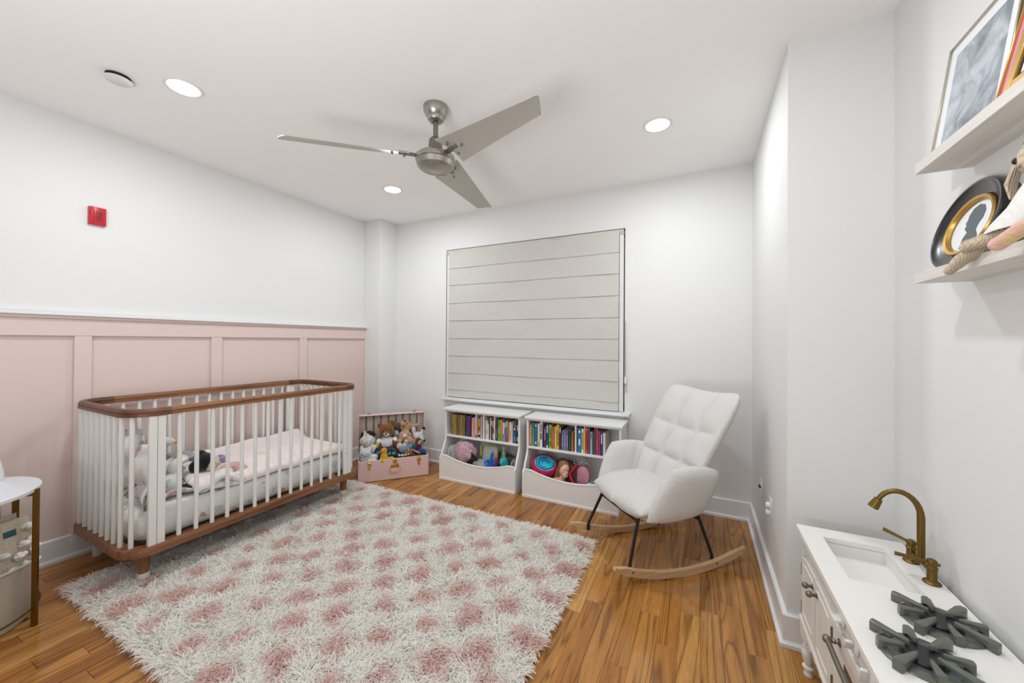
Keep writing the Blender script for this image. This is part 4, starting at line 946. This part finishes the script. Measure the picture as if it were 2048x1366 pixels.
t = thing('fashion_doll_head', 'styling doll with long light brown hair and a pink top', 'doll', (-1.04, 3.10, .2), 0, BB)
g = G().ell((-1.045, 3.10, .262), (.042, .045, .056), (0, .35, 0)).ell((-1.012, 3.068, .25), (.010, .010, .012)).ell((-1.03, 3.075, .225), (.026, .024, .022)).cyl((-1.05, 3.11, .235), (-1.075, 3.11, .16), .022, .03).ell((-1.10, 3.11, .155), (.065, .05, .032)).ell((-1.077, 3.09, .262), (.008, .008, .014))
g.part(t, 'head', 'skin', world=True, voxel=.005)
G().ell((-1.058, 3.122, .285), (.052, .050, .055), (0, .35, 0)).ell((-1.098, 3.13, .235), (.034, .035, .06), (0, .3, 0)).ell((-1.125, 3.13, .19), (.026, .03, .045), (0, .3, 0)).part(t, 'hair', 'hair_brown', world=True, voxel=.005)
G().ell((-1.072, 3.105, .148), (.062, .056, .028), (0, .3, 0)).part(t, 'top', col((176, 40, 96)), world=True)
for q in ((-1.028, 3.062, .275), (-1.006, 3.072, .268)): G().ell(q, (.007, .004, .004)).part(t, 'eye', 'black', world=True)
G().ell((-1.02, 3.057, .236), (.010, .004, .004)).part(t, 'mouth', col((190, 70, 80)), world=True)
t = thing('red_case', 'red angular plastic frame toy between the doll and the pink case', 'toy', (-.965, 3.1, .18), 0, BB)
G().tube([(-.925, 3.085, .335), (-.99, 3.075, .245), (-.955, 3.07, .165)], .013, 6, flat=.8).part(t, 'frame', col((206, 24, 44), .3), world=True)
G().box(-.985, -.935, 3.09, 3.10, .18, .30, .003).part(t, 'panel', col((60, 50, 54), .4), False, world=True)
t = thing('round_case', 'round mauve-pink zip case standing on edge in the right bin', 'case', (-.885, 3.1, .12), 0, BB)
cm = Matrix.Translation((-.888, 3.13, .225)) @ Matrix.Rotation(math.radians(82), 4, 'X') @ Matrix.Rotation(math.radians(-6), 4, 'Y')
G().lathe([(0, -.03), (.062, -.03), (.072, -.022), (.074, 0), (.072, .022), (.062, .03), (0, .03)], n=36, mat=cm @ Matrix.Diagonal((.85, 1.15, 1, 1))).part(t, 'shell', col((196, 132, 146), .5), world=True)
G().lathe([(.0735, -.003), (.077, -.003), (.077, .003), (.0735, .003)], n=36, mat=cm @ Matrix.Diagonal((.85, 1.15, 1, 1))).part(t, 'zip', col((150, 92, 108), .4), world=True)
o = G(); rr = random.Random(2)
for i in range(70): o.ell((-.905+rr.gauss(0, .035), 3.18+rr.gauss(0, .02), .335+rr.gauss(0, .018)), .0075, u=8, v=6)
o = o.part(None, 'bead_string', 'clear_plastic'); tag(o, 'heap of clear beads above the round pink case', 'beads', BB); o['kind'] = 'stuff'
loose('toy_car', 'small white and teal toy at the scooped lip beside the chair', 'toy', blob(-.818, 3.08, .165, (.03, .03, .028), 22, .2), col((190, 220, 222)), BB)
loose('toy_heap', 'dark grey lump of toys at the back of the right bin', 'toy', blob(-1.08, 3.25, .20, (.12, .06, .10), 24, .25), col((92, 88, 88)), BB)
loose('toy_heap', 'brown-grey crumpled toys at the back of the left bin', 'toy', blob(-1.72, 3.26, .17, (.14, .05, .10), 25, .25), col((84, 74, 66)), BA)

# ------------------------------------------------------------------ rocking chair (local +x = the way it faces)
rc = thing('rocking_chair', 'cream boucle rocking chair with a tufted back on wooden rockers', 'rocking chair', (-.24966, 2.64698, 0), math.radians(180+43.15))
RR = 1.245
for sy in (-1, 1):
    pts = [(-.43+.92*i/30, sy*.27, (-.43+.92*i/30)**2/(2*RR)+.021) for i in range(31)]
    b = bmesh.new(); rows = []
    for i, p in enumerate(pts):
        s_ = p[0]; tz = s_/RR; nx, nz = -tz, 1; l = math.hypot(nx, nz); nx /= l; nz /= l
        hh = .0205 if 2 < i < 29 else (.0205-.004*(3-min(i, 30-i)))
        rows.append([b.verts.new((p[0]+nx*q*hh, p[1]+ww, p[2]+nz*q*hh)) for q, ww in ((-1, -.013), (-1, .013), (1-.15, .013), (1, .010), (1, -.010), (1-.15, -.013))])
    for A, B in zip(rows, rows[1:]):
        for k in range(6): b.faces.new((A[k], A[(k+1) % 6], B[(k+1) % 6], B[k]))
    b.faces.new(rows[0][::-1]); b.faces.new(rows[-1]); bmesh.ops.recalc_face_normals(b, faces=b.faces)
    r = G().add(b).part(rc, 'rocker', 'ash_rocker', ang=30)
    for s_ in (.378, -.203): G().cyl((s_, sy*.2575 if sy < 0 else .2825, s_*s_/(2*RR)+.025), (s_, (sy*.2575+.0 if sy < 0 else .2825)+.003, s_*s_/(2*RR)+.025), .006, n=10).part(r, 'bolt', 'nickel')
    yi = sy*.245
    for s_, top in ((.375, (.285, sy*.20, .345)), (-.203, (-.125, sy*.20, .335))):
        z0 = s_*s_/(2*RR)
        G().tube([(s_, yi, z0+.012), (s_, yi, z0+.045), (s_+(top[0]-s_)*.03, yi, z0+.06), top], [.013, .013, .0115, .0125], 10, flat=.8).part(rc, 'leg', 'black_metal')
for s_, z_, w_ in ((.290, .315, .205), (-.145, .275, .21)): G().tube([(s_, -w_, z_), (s_, w_, z_)], .0075, 8).part(rc, 'crossbar', 'black_metal')
# seat
def Pseat(u, v):   # v -1 rear, 1 front
    x = .105+.235*v; y = (.285+.01*v)*u; z = .395-.012*v+.02*abs(u)**3 - .02*(max(0, v)**3)
    return (x, y, z)
G().pad(Pseat, .082, 36, 26, (0,), (), .42, 4, 3.6, rc=.3).part(rc, 'seat', 'boucle', ang=180)
def Pback(u, v):
    k = max(0, (v+1)/2); z = .33+.70*k + .065*abs(u)**2*k; c = 1-.16*max(0, (k-.8)/.2)**2*0
    x = -.015-.405*k**1.15 + .07*u*u*(1-.3*k)
    hw = .25+.088*k
    return (x, hw*u, z)
G().pad(Pback, .070, 54, 54, (-.36, .36), (-.28, .26), .5, 4, 4, rc=.10, cc=.09).part(rc, 'backrest', 'boucle', ang=180)
for sy in (-1, 1):
    def Parm(u, v, sy=sy):   # u: -1 front .. 1 rear ; v: -1 bottom .. 1 top
        a, b_ = (u+1)/2, (v+1)/2
        fb, ft, rb, rt = (.315, .33), (.165, .655), (-.13, .33), (-.235, .61)
        x = (fb[0]*(1-b_)+ft[0]*b_)*(1-a)+(rb[0]*(1-b_)+rt[0]*b_)*a; z = (fb[1]*(1-b_)+ft[1]*b_)*(1-a)+(rb[1]*(1-b_)+rt[1]*b_)*a
        y = .295+.022*b_ - .035*a*a - .02*(1-b_)*(1)
        return (x, sy*y, z+.012*math.sin(PI*a)*b_)
    G().pad(Parm, .050, 30, 26, (0.05,), (), .22, 4, 4.5, rc=.35, flip=sy > 0).part(rc, 'armrest', 'boucle', ang=180)
G().box(-.13, .27, -.235, .235, .325, .36, .02, seg=3).part(rc, 'seat_base', 'boucle')

# ------------------------------------------------------------------ side table, lamp, baskets
st = thing('side_table', 'round white-topped side table on thin brass legs, left edge', 'side table', (-2.985, .345, 0))
G().lathe([(0, .632), (.274, .632), (.283, .636), (.285, .643), (.285, .652), (.282, .656), (0, .656)], n=72).part(st, 'tabletop', 'table_white', ang=35)
for a in (56.3, 124, 236, 304):
    c_, s_ = math.cos(math.radians(a)), math.sin(math.radians(a))
    g = G().box(.278, .296, -.009, .009, 0, .650, .001); g.bm.transform(Matrix.Rotation(math.radians(a), 4, 'Z')); g.part(st, 'leg', 'brass_table', False)
    g = G().box(.20, .285, -.005, .005, .620, .632); g.bm.transform(Matrix.Rotation(math.radians(a), 4, 'Z')); g.part(st, 'bracket', 'brass_table', False)
G().tube([(.282*math.cos(2*PI*i/48), .282*math.sin(2*PI*i/48), .09) for i in range(48)], .0045, 6, closed=True).part(st, 'lower_ring', 'brass_table')
lp = thing('table_lamp', 'edge of a white tapered lamp standing on the round side table', 'lamp', (-3.13, .483, .656))
G().lathe([(0, 0), (.058, 0), (.061, .012), (.058, .05), (.048, .10), (.034, .15), (.02, .18), (0, .185)], n=36).part(lp, 'body', 'lamp_shade_white')
G().tube([(-.05, .02, .008), (-.12, .04, .004), (-.17, .07, -.05), (-.17, .09, -.4), (-.18, .10, -.64)], .0025, 6).part(lp, 'cord', 'grey_plastic')
bs = thing('fabric_basket', 'oval greige canvas basket on the floor under the side table', 'basket', (-3.02, .425, 0))
b = bmesh.new(); rows = []; nn = 72
for z, k in ((.045, .90), (.05, .93), (.10, .965), (.18, .985), (.26, .995), (.335, 1.0), (.348, 1.005), (.350, .985), (.345, .97), (.26, .965), (.10, .93), (.055, .90)):
    rows.append([b.verts.new((.188*k*math.cos(2*PI*i/nn)*(1+.012*math.sin(5*2*PI*i/nn+z*9)), .195*k*math.sin(2*PI*i/nn)*(1+.012*math.sin(4*2*PI*i/nn+z*14)), z+.008*math.sin(2*PI*i/nn*2+1)*(z > .3))) for i in range(nn)])
for A, B in zip(rows, rows[1:]):
    for k in range(nn): b.faces.new((A[k], A[(k+1) % nn], B[(k+1) % nn], B[k]))
b.faces.new(rows[0][::-1]); b.faces.new(rows[-1]); bmesh.ops.recalc_face_normals(b, faces=b.faces)
for v in b.verts: v.co.z = (v.co.z-.045)*.9+.001
G().add(b).part(bs, 'body', 'canvas_grey')
G().tube([(.188*1.005*math.cos(2*PI*i/nn), .195*1.005*math.sin(2*PI*i/nn), .275+.008*math.sin(2*PI*i/nn*2+1)) for i in range(nn)], .006, 6, closed=True).part(bs, 'binding', 'canvas')
tb = thing('pompom_tote', 'cream canvas tote dotted with white pompoms, in the basket', 'bag', (-2.98, .45, .08))
A_ = Vector((-2.87, .36, 0)); D_ = Vector((-.3846, .923, 0)); N_ = Vector((.923, .3846, 0))
def TP(u, v):     # the tote's front panel: u along its width, v up
    s_ = -.07+.34*(u+1)/2; z = .20+.29*(v+1)/2
    return A_ + D_*s_ + Vector((0, 0, z)) + N_*(.012*math.sin(3*u)-.02*v-.012)
G().pad(lambda u, v: TP(u, v), .004, 20, 16, e=20).part(tb, 'front_panel', 'canvas', world=True, ang=180)
G().pad(lambda u, v: TP(u*.98-.02, v*1.02+.02)-N_*(.09-.03*u), .004, 16, 12, e=20).part(tb, 'back_panel', 'canvas', world=True, ang=180)
rr = random.Random(11)
for s_, z in ((.244, .441), (.262, .436), (.257, .376), (.227, .361), (.262, .321), (.203, .319), (.158, .341), (.245, .262), (.186, .255), (.12, .40), (.09, .29)):
    u = (s_+.07)/.17-1; v = (z-.20)/.145-1
    c = TP(u, v)+N_*.016; g = G()
    for q in range(7): g.ell(c+Vector((rr.gauss(0, .007), rr.gauss(0, .007), rr.gauss(0, .005))), (.013, .013, .011), u=10, v=6)
    g.part(tb, 'pompom', 'cotton_white', world=True)
u0_ = (.188+.07)/.17-1
G().pad(lambda u, v: TP(u0_+.13*u, .585+.10*v+.0*u)+N_*.005, .003, 12, 8, e=6).part(tb, 'handle_opening', col((40, 84, 96)), world=True, label='dark handle slot with coloured things behind')
o = G().box(-3.02, -2.95, .36, .50, .25, .475, .004).part(None, 'toy_box', col((20, 130, 160)), False); tag(o, 'teal box edge showing inside the pompom tote', 'box')
# ------------------------------------------------------------------ play kitchen
ZK = .60; KX0, KX1, KY0, KY1 = .366, .698, .93, 1.980
kt = thing('play_kitchen', 'white wooden play kitchen with turned legs along the right wall', 'play kitchen', (.53, 1.45, 0))
# worktop with sink cut-out
sx0, sx1, sy0, sy1 = .438, .622, 1.60, 1.90
g = G()
b = bmesh.new(); O_ = [(KX0, KY0), (KX1, KY0), (KX1, KY1), (KX0, KY1)]; I_ = [(sx0, sy0), (sx1, sy0), (sx1, sy1), (sx0, sy1)]
R = [[b.verts.new((x, y, z)) for x, y in q] for q, z in ((O_, ZK), (O_, ZK-.020), (I_, ZK-.020), (I_, ZK))]
for i in range(4):
    for a, c in ((0, 1), (1, 2), (2, 3), (3, 0)): b.faces.new((R[a][i], R[a][(i+1) % 4], R[c][(i+1) % 4], R[c][i]))
bmesh.ops.recalc_face_normals(b, faces=b.faces)
bmesh.ops.bevel(b, geom=b.edges[:], offset=.0012, segments=1, affect='EDGES')
wk = G().add(b).part(kt, 'worktop', 'counter_white', world=True, ang=30)
g = G(); zf = ZK-.062; w_ = .004
g.box(sx0-.006, sx1+.006, sy0-.006, sy1+.006, zf-.004, zf).box(sx0-.006, sx0, sy0-.006, sy1+.006, zf, ZK-.021).box(sx1, sx1+.006, sy0-.006, sy1+.006, zf, ZK-.021).box(sx0, sx1, sy1, sy1+.006, zf, ZK-.021).box(sx0, sx1, sy0-.006, sy0, zf, ZK-.021)
g.part(kt, 'sink_basin', 'counter_white', False, world=True)
FX = .385
# carcass frame: face frame pieces round the openings, sides, back
g = G().box(FX+.0006, FX+.02, 1.950, 1.972, .20, ZK-.0205).box(FX+.0006, FX+.02, 1.532, 1.560, .20, ZK-.0205).box(FX, FX+.02, KY0+.01, 1.972, .505, ZK-.02, .001).box(FX, FX+.02, KY0+.01, 1.972, .19, .235)
g.box(FX+.02, KX1-.008, 1.955, 1.968, .15, ZK-.02).box(FX+.02, KX1-.008, KY0+.02, KY0+.033, .15, ZK-.02).box(KX1-.02, KX1-.008, KY0+.03, 1.955, .15, ZK-.02).box(FX+.02, KX1-.02, KY0+.03, 1.955, .20, .212).box(FX+.02, KX1-.02, 1.54, 1.552, .212, .50)
g.part(kt, 'cabinet', 'cream_lacquer', False, world=True)
# apron with scalloped lower edge
pts = [(KY0+.01, .222), (KY0+.01, .14)]
n = 60; y0_, y1_ = KY0+.03, 1.955
for i in range(n+1):
    k = i/n; y = y0_+(y1_-y0_)*k; d = min(y-y0_, y1_-y)
    z = .140 if d < .045 else (.140+.022*abs(math.sin(PI*(d-.045)/.07)) + min(.03, (d-.045)*.25))
    pts.append((y, z))
pts += [(1.972, .14), (1.972, .222)]
G().prism(pts, FX-.002, FX+.012, MX).part(kt, 'apron', 'cream_lacquer', False, world=True)
G().box(FX-.012, FX+.004, KY0+.005, 1.976, .212, .226, .003).part(kt, 'base_moulding', 'cream_lacquer', world=True)
G().box(FX-.008, FX+.004, KY0+.005, 1.974, ZK-.034, ZK-.021, .003).part(kt, 'cornice', 'cream_lacquer', world=True)
LEG = [(.024, .150), (.024, .135), (.016, .128), (.021, .122), (.021, .117), (.017, .113), (.023, .098), (.024, .085), (.019, .062), (.014, .046), (.013, .041), (.021, .036), (.021, .031), (.013, .027), (.015, .010), (.018, .003), (.017, 0), (0, 0)]
for lx in (.402, .668):
    for ly in (1.945, KY0+.04):
        l = G().lathe(LEG, c=(lx, ly, 0), n=24).part(kt, 'leg', 'cream_lacquer', world=True, ang=50)
        G().box(lx-.024, lx+.024, ly-.024, ly+.024, .148, .215, .002).part(l, 'block', 'cream_lacquer', world=True)
def door(y0, y1, hinge, knob):
    # arched top: higher towards the middle of the pair
    pts = [(y0, .238), (y1, .238)]
    m_ = 1.747
    for i in range(13):
        y = y1+(y0-y1)*i/12; t = abs(y-m_)/.2; pts.append((y, .498-.018*(1-min(1, t))**.0*t**4))
    d = G().prism(pts, FX-.006, FX+.010, MX).part(kt, 'door', 'cream_lacquer', False, world=True)
    ins_ = [(y0+.028, .266), (y1-.028, .266)] + [(y, .472-.016*(abs(y-m_)/.2)**4) for y in [y1-.028+(y0-y1+.056)*i/8 for i in range(9)]]
    for a, c in zip(ins_, ins_[1:]+ins_[:1]): G()
    G().sweep([(FX-.006, y, z) for y, z in ins_], [(-.0025, -.0025), (.0025, -.0025), (.0025, .0025), (-.0025, .0025)], closed=True, up=(1, 0, 0)).part(d, 'panel_bead', 'cream_lacquer', False, world=True)
    k = G().lathe([(0, 0), (.009, 0), (.009, .003), (.005, .005), (.005, .007), (.0065, .009), (.0045, .011), (.005, .013), (.0100, .018), (.0117, .0235), (.0102, .029), (.005, .033), (0, .034)], n=20)
    k.bm.transform(Matrix.Translation((FX-.006, knob, .455)) @ Matrix.Rotation(-PI/2, 4, 'Y')); k.part(d, 'knob', 'nickel_dark', world=True)
    for zz in (.27, .44):
        hz = .43 if zz > .4 else .275
        G().cyl((FX-.004, hinge, hz-.024), (FX-.004, hinge, hz+.024), .0035, n=8).part(d, 'hinge', 'nickel_dark', world=True)
door(1.749, 1.946, 1.948, 1.772); door(1.556, 1.745, 1.554, 1.716)
# oven: door with glass, handle, control knobs
od = G().box(FX-.006, FX+.010, 1.045, 1.535, .245, .495, .002).part(kt, 'oven_door', 'cream_lacquer', world=True)
G().box(FX-.0075, FX, 1.11, 1.43, .285, .43, .002).part(od, 'oven_window', 'screen_glass', False, world=True)
g = G().tube([(FX-.037, 1.05, .465), (FX-.037, 1.478, .465)], .0075, 12).part(od, 'handle', 'nickel_dark', world=True)
for y in (1.465, 1.065):
    k = G().lathe([(0, 0), (.0115, 0), (.0115, .003), (.006, .006), (.005, .010), (.008, .013), (.006, .016), (.006, .020), (.010, .024), (.0118, .031), (.010, .038), (.005, .042), (0, .043)], n=20)
    k.bm.transform(Matrix.Translation((FX-.006, y, .465)) @ Matrix.Rotation(-PI/2, 4, 'Y')); k.part(g, 'standoff', 'nickel_dark', world=True)
g = None
for i, y in enumerate((1.462, 1.352, 1.242, 1.132)):
    k = G().lathe([(0, 0), (.023, 0), (.024, .003), (.020, .008), (0, .009)], n=28)
    k.bm.transform(Matrix.Translation((FX-.001, y, .538)) @ Matrix.Rotation(-PI/2, 4, 'Y'))
    o = k.part(kt, 'control_knob', 'white_plastic', world=True)
    q = G().box(-.0045, .0045, -.022, .022, .006, .026, .003, seg=2); q.bm.transform(Matrix.Translation((FX-.001, y, .538)) @ Matrix.Rotation(-PI/2, 4, 'Y') @ Matrix.Rotation((.1, .9, 1.2, .4)[i], 4, 'Z')); q.part(o, 'grip', 'white_plastic', world=True)
# burners
def burner(cx, cy, label):
    t = thing('toy_burner', label, 'burner', (cx, cy, ZK), math.radians(0), 'toy burners on the play kitchen')
    G().lathe([(0, 0), (.082, 0), (.084, .003), (.080, .006), (.066, .006), (.064, .0035), (0, .0035)], n=48).part(t, 'drip_pan', 'grate')
    G().lathe([(0, .003), (.050, .003), (.058, .0045), (.064, .004)], n=36).part(t, 'inner_ring', 'burner_grey')
    G().lathe([(0, .003), (.041, .003), (.043, .010), (.040, .013), (0, .013)], n=32).part(t, 'burner_cap', 'burner_black')
    def arm(a, r0, r1, off, w0, w1):
        q = G(); b = bmesh.new(); rows = []
        for k in range(9):
            f = k/8; r = r0+(r1-r0)*f; w = w0+(w1-w0)*f; zt = .027; zb = .017-.017*max(0, (f-.55)/.45) if f < .99 else 0
            if f in (0,): w *= .6
            if k == 8: w *= .7
            rows.append([b.verts.new(p) for p in ((r, off-w, zb), (r, off+w, zb), (r, off+w, zt-.003), (r, off+w*.55, zt), (r, off-w*.55, zt), (r, off-w, zt-.003))])
        for A, B in zip(rows, rows[1:]):
            for k in range(6): b.faces.new((A[k], A[(k+1) % 6], B[(k+1) % 6], B[k]))
        b.faces.new(rows[0][::-1]); b.faces.new(rows[-1]); bmesh.ops.recalc_face_normals(b, faces=b.faces)
        q.add(b, Matrix.Rotation(a, 4, 'Z')); q.part(t, 'grate_arm', 'grate', ang=35)
    # local: u axis across the worktop (x), arms in four groups
    a0 = math.radians(-45)
    for k in range(4):
        a = a0+k*PI/2
        arm(a, .026, .104, 0, .005, .0125)
    for k in range(4):
        a = k*PI/2
        arm(a, .034, .086, 0, .004, .011)
    return t
burner(.592, 1.455, 'grey-green toy burner grate nearer the brass tap')
burner(.488, 1.275, 'grey-green toy burner grate nearer the worktop front edge')
# bridge tap
fa = thing('toy_tap', 'antique brass toy bridge tap with a tall curved spout', 'tap', (.668, 1.755, ZK))
y1_, y2_, x_ = 1.825, 1.692, .667
for y in (y1_, y2_):
    G().lathe([(0, 0), (.021, 0), (.0225, .003), (.020, .007), (.0135, .010), (.0125, .014), (.0125, .046), (.0145, .048), (.0145, .052), (.012, .054), (.012, .060), (.014, .066), (.012, .074), (.005, .078), (0, .078)], c=(x_, y, ZK), n=24).part(fa, 'valve', 'brass', world=True)
    G().ell((x_+.014, y-.004, ZK+.064), .005).part(fa, 'valve_screw', 'brass', world=True)
G().tube([(x_, y1_, ZK+.035), (x_, y2_, ZK+.035)], .0065, 10).part(fa, 'bridge', 'brass', world=True)
for y, tip in ((y1_, (.602, y1_+.030, ZK+.088)), (y2_, (.582, y2_+.010, ZK+.070))):
    G().tube([(x_, y, ZK+.066), tuple(Vector((x_, y, ZK+.066)).lerp(Vector(tip), .6)), tip], [.0045, .0055, .0065], 10).part(fa, 'lever', 'brass', world=True)
ym = (y1_+y2_)/2; sp = [(x_, ym, ZK+.030), (x_, ym, ZK+.184)]
for i in range(1, 13):
    a = PI*.86*i/12; sp.append((x_-.054*(1-math.cos(a)), ym+.010*(1-math.cos(a)), ZK+.184+.074*math.sin(a)))
G().tube(sp, [.0105]*2+[.0095-.0002*i for i in range(12)], 14).part(fa, 'spout', 'brass', world=True)
d_ = (Vector(sp[-1])-Vector(sp[-2])).normalized()
G().cyl(Vector(sp[-1])-d_*.004, Vector(sp[-1])+d_*.032, .0115, .0155, n=20).part(fa, 'nozzle', 'brass', world=True)

# ------------------------------------------------------------------ wall shelves and what stands on them
def wshelf(zb, zt, label):
    t = thing('floating_shelf', label, 'shelf', (XD, 1.2, zb), 0, 'white wall shelves')
    G().box(.595, XD, .62, 1.603, zb, zt, .0015).part(t, 'board', 'white_oak_shelf', False, world=True)
wshelf(1.895, 1.927, 'upper white floating shelf with the picture frames'); wshelf(1.556, 1.587, 'lower white floating shelf with the oval frame and knitted bunny')
def frame(name, label, yr, yl, x0, lean, h, fw, fd, fmat, mat_w, matmat, picmat, z0=1.927):
    # leaning rectangular frame: width along -y, bottom front edge at x0, leaning back to the wall
    t = thing(name, label, 'picture frame', (x0, yl, z0)); a = math.asin(lean/h)
    # local: x=thickness to the wall, y=-width, z=up  -> rotate about y
    m = Matrix.Translation((x0, yl, z0)) @ Matrix.Rotation(a, 4, 'Y'); W_ = yl-yr
    def bx(n, x0_, x1_, ya, yb, za, zb, mt, p=t, bv=0):
        q = G().box(x0_, x1_, -yb, -ya, za, zb, bv); q.bm.transform(m); return q.part(p, n, mt, bv > 0, world=True)
    bx('frame_side', 0, fd, 0, fw, 0, h, fmat, bv=.001); bx('frame_side', 0, fd, W_-fw, W_, 0, h, fmat, bv=.001); bx('frame_side', 0, fd, fw, W_-fw, 0, fw, fmat, bv=.001); bx('frame_side', 0, fd, fw, W_-fw, h-fw, h, fmat, bv=.001)
    bx('mat_board', .006, fd-.001, fw, W_-fw, fw, h-fw, matmat); bx('print', .0052, .006, fw+mat_w, W_-fw-mat_w, fw+mat_w, h-fw-mat_w, picmat)
    return t
frame('framed_picture', 'large thin champagne frame with a black and white photograph', 1.335, 1.652, .642, .05, .36, .006, .014, 'champagne', .035, 'paper', 'mono_print')
frame('framed_picture', 'frame with a bright pink mat beside the black and white photograph', 1.05, 1.318, .622, .07, .33, .004, .010, 'gold_bright', .05, 'pink_mat', 'paper')
frame('framed_picture', 'ornate gold frame in front of the pink one, cut by the photo edge', .98, 1.243, .603, .06, .27, .022, .016, 'gold_frame', .01, 'black', 'paper')
# oval frame
of = thing('oval_frame', 'black oval frame with a gold inner rim and a grey silhouette', 'picture frame', (.66, 1.535, 1.587))
om = Matrix.Translation((.636, 1.535, 1.587)) @ Matrix.Rotation(math.radians(14), 4, 'Y') @ Matrix.Translation((0, 0, .128))
def oring(prof, name, mt, n=72, a=.150, b_=.128):
    b = bmesh.new(); rows = []
    for off, x in prof: rows.append([b.verts.new((x, (a-off)*math.cos(2*PI*i/n), (b_-off)*math.sin(2*PI*i/n))) for i in range(n)])
    for A, B in zip(rows, rows[1:]+rows[:1]):
        for k in range(n): b.faces.new((A[k], A[(k+1) % n], B[(k+1) % n], B[k]))
    bmesh.ops.recalc_face_normals(b, faces=b.faces); G().add(b, om).part(of, name, mt, world=True, ang=40)
oring([(0, .034), (0, .006), (.004, 0), (.010, 0), (.014, .005), (.030, .010), (.044, .016), (.046, .034)], 'outer_rim', 'oval_black')
oring([(.044, .012), (.046, .008), (.054, .010), (.058, .018), (.050, .03)], 'inner_rim', 'gold_frame')
def disc(name, pts, x0, x1, mt): 
    q = G().prism(pts, x0, x1, MX); q.bm.transform(om); q.part(of, name, mt, False, world=True)
disc('paper', [(.094*math.cos(2*PI*i/40), .072*math.sin(2*PI*i/40)) for i in range(40)], .022, .026, 'paper')
sil = [(-.040, -.060), (.030, -.060), (.026, -.030), (.014, -.016), (.024, -.008), (.032, -.002), (.028, .008), (.036, .014), (.030, .024), (.030, .038), (.018, .054), (-.006, .060), (-.028, .052), (-.040, .034), (-.038, .014), (-.026, .0), (-.022, -.016), (-.036, -.032)]
disc('silhouette', sil, .0205, .022, 'silhouette')
# knitted bunny sitting on the lower shelf, legs over the edge
bn = thing('knitted_bunny', 'knitted tan bunny in a white jumper, legs over the lower shelf edge', 'plush toy', (.64, 1.20, 1.587))
g = G().ell((.640, 1.188, 1.765), (.040, .042, .044)).ell((.618, 1.172, 1.750), (.026, .028, .026)).ell((.65, 1.19, 1.67), (.036, .05, .06)).ell((.645, 1.215, 1.625), (.038, .06, .035))
g.tube([(.64, 1.235, 1.612), (.605, 1.30, 1.606), (.574, 1.325, 1.578), (.562, 1.337, 1.558)], [.018, .019, .016, .012], 12).ell((.560, 1.338, 1.556), (.012, .012, .013))
g.part(bn, 'body', 'knit_tan', world=True, voxel=.005, sm=2)
G().tube([(.63, 1.20, 1.622), (.592, 1.265, 1.612), (.580, 1.30, 1.608)], [.016, .018, .015], 12).ell((.579, 1.303, 1.607), .0165).part(bn, 'leg', 'knit_tan', world=True)
G().tube([(.60, 1.05, 1.632), (.574, 1.12, 1.604), (.562, 1.165, 1.583)], [.012, .0145, .014], 12).ell((.561, 1.168, 1.582), .0145).part(bn, 'arm', 'knit_pastel', world=True, label='pastel pink and yellow knitted arm')
G().tube([(.655, 1.27, 1.632), (.635, 1.36, 1.626), (.622, 1.40, 1.620)], [.008, .009, .008], 8, flat=.5).part(bn, 'arm', 'knit_tan', world=True)
G().tube([(.634, 1.220, 1.790), (.632, 1.252, 1.770), (.630, 1.270, 1.735), (.632, 1.268, 1.700)], [.008, .017, .019, .010], 10, flat=.5).part(bn, 'ear', 'knit_tan', world=True)
b = bmesh.new(); rows = []
for z, ax, ay, cy in ((1.728, .028, .03, 1.165), (1.70, .040, .048, 1.175), (1.67, .046, .066, 1.19), (1.64, .058, .090, 1.215), (1.622, .062, .098, 1.228), (1.622, .058, .094, 1.228), (1.65, .050, .078, 1.21)):
    rows.append([b.verts.new((.640+ax*math.cos(2*PI*i/36), cy+ay*math.sin(2*PI*i/36)*(1 if math.sin(2*PI*i/36) > 0 else .8), z+.012*math.sin(2*PI*i/36)*-1*(z < 1.66)*-0)) for i in range(36)])
for A, B in zip(rows, rows[1:]):
    for k in range(36): b.faces.new((A[k], A[(k+1) % 36], B[(k+1) % 36], B[k]))
bmesh.ops.recalc_face_normals(b, faces=b.faces)
G().add(b).part(bn, 'jumper', 'knit_white', world=True)
G().ell((.603, 1.203, 1.764), (.005, .006, .007)).part(bn, 'eye', 'black', world=True)
G().tube([(.598, 1.190, 1.750), (.594, 1.177, 1.740), (.592, 1.167, 1.742)], .0014, 6).part(bn, 'mouth', col((150, 110, 90)), world=True)
G().ell((.618, 1.198, 1.800), (.006, .006, .005)).ell((.622, 1.185, 1.804), (.005, .008, .004)).part(bn, 'leaf', fur((130, 160, 70)), world=True)
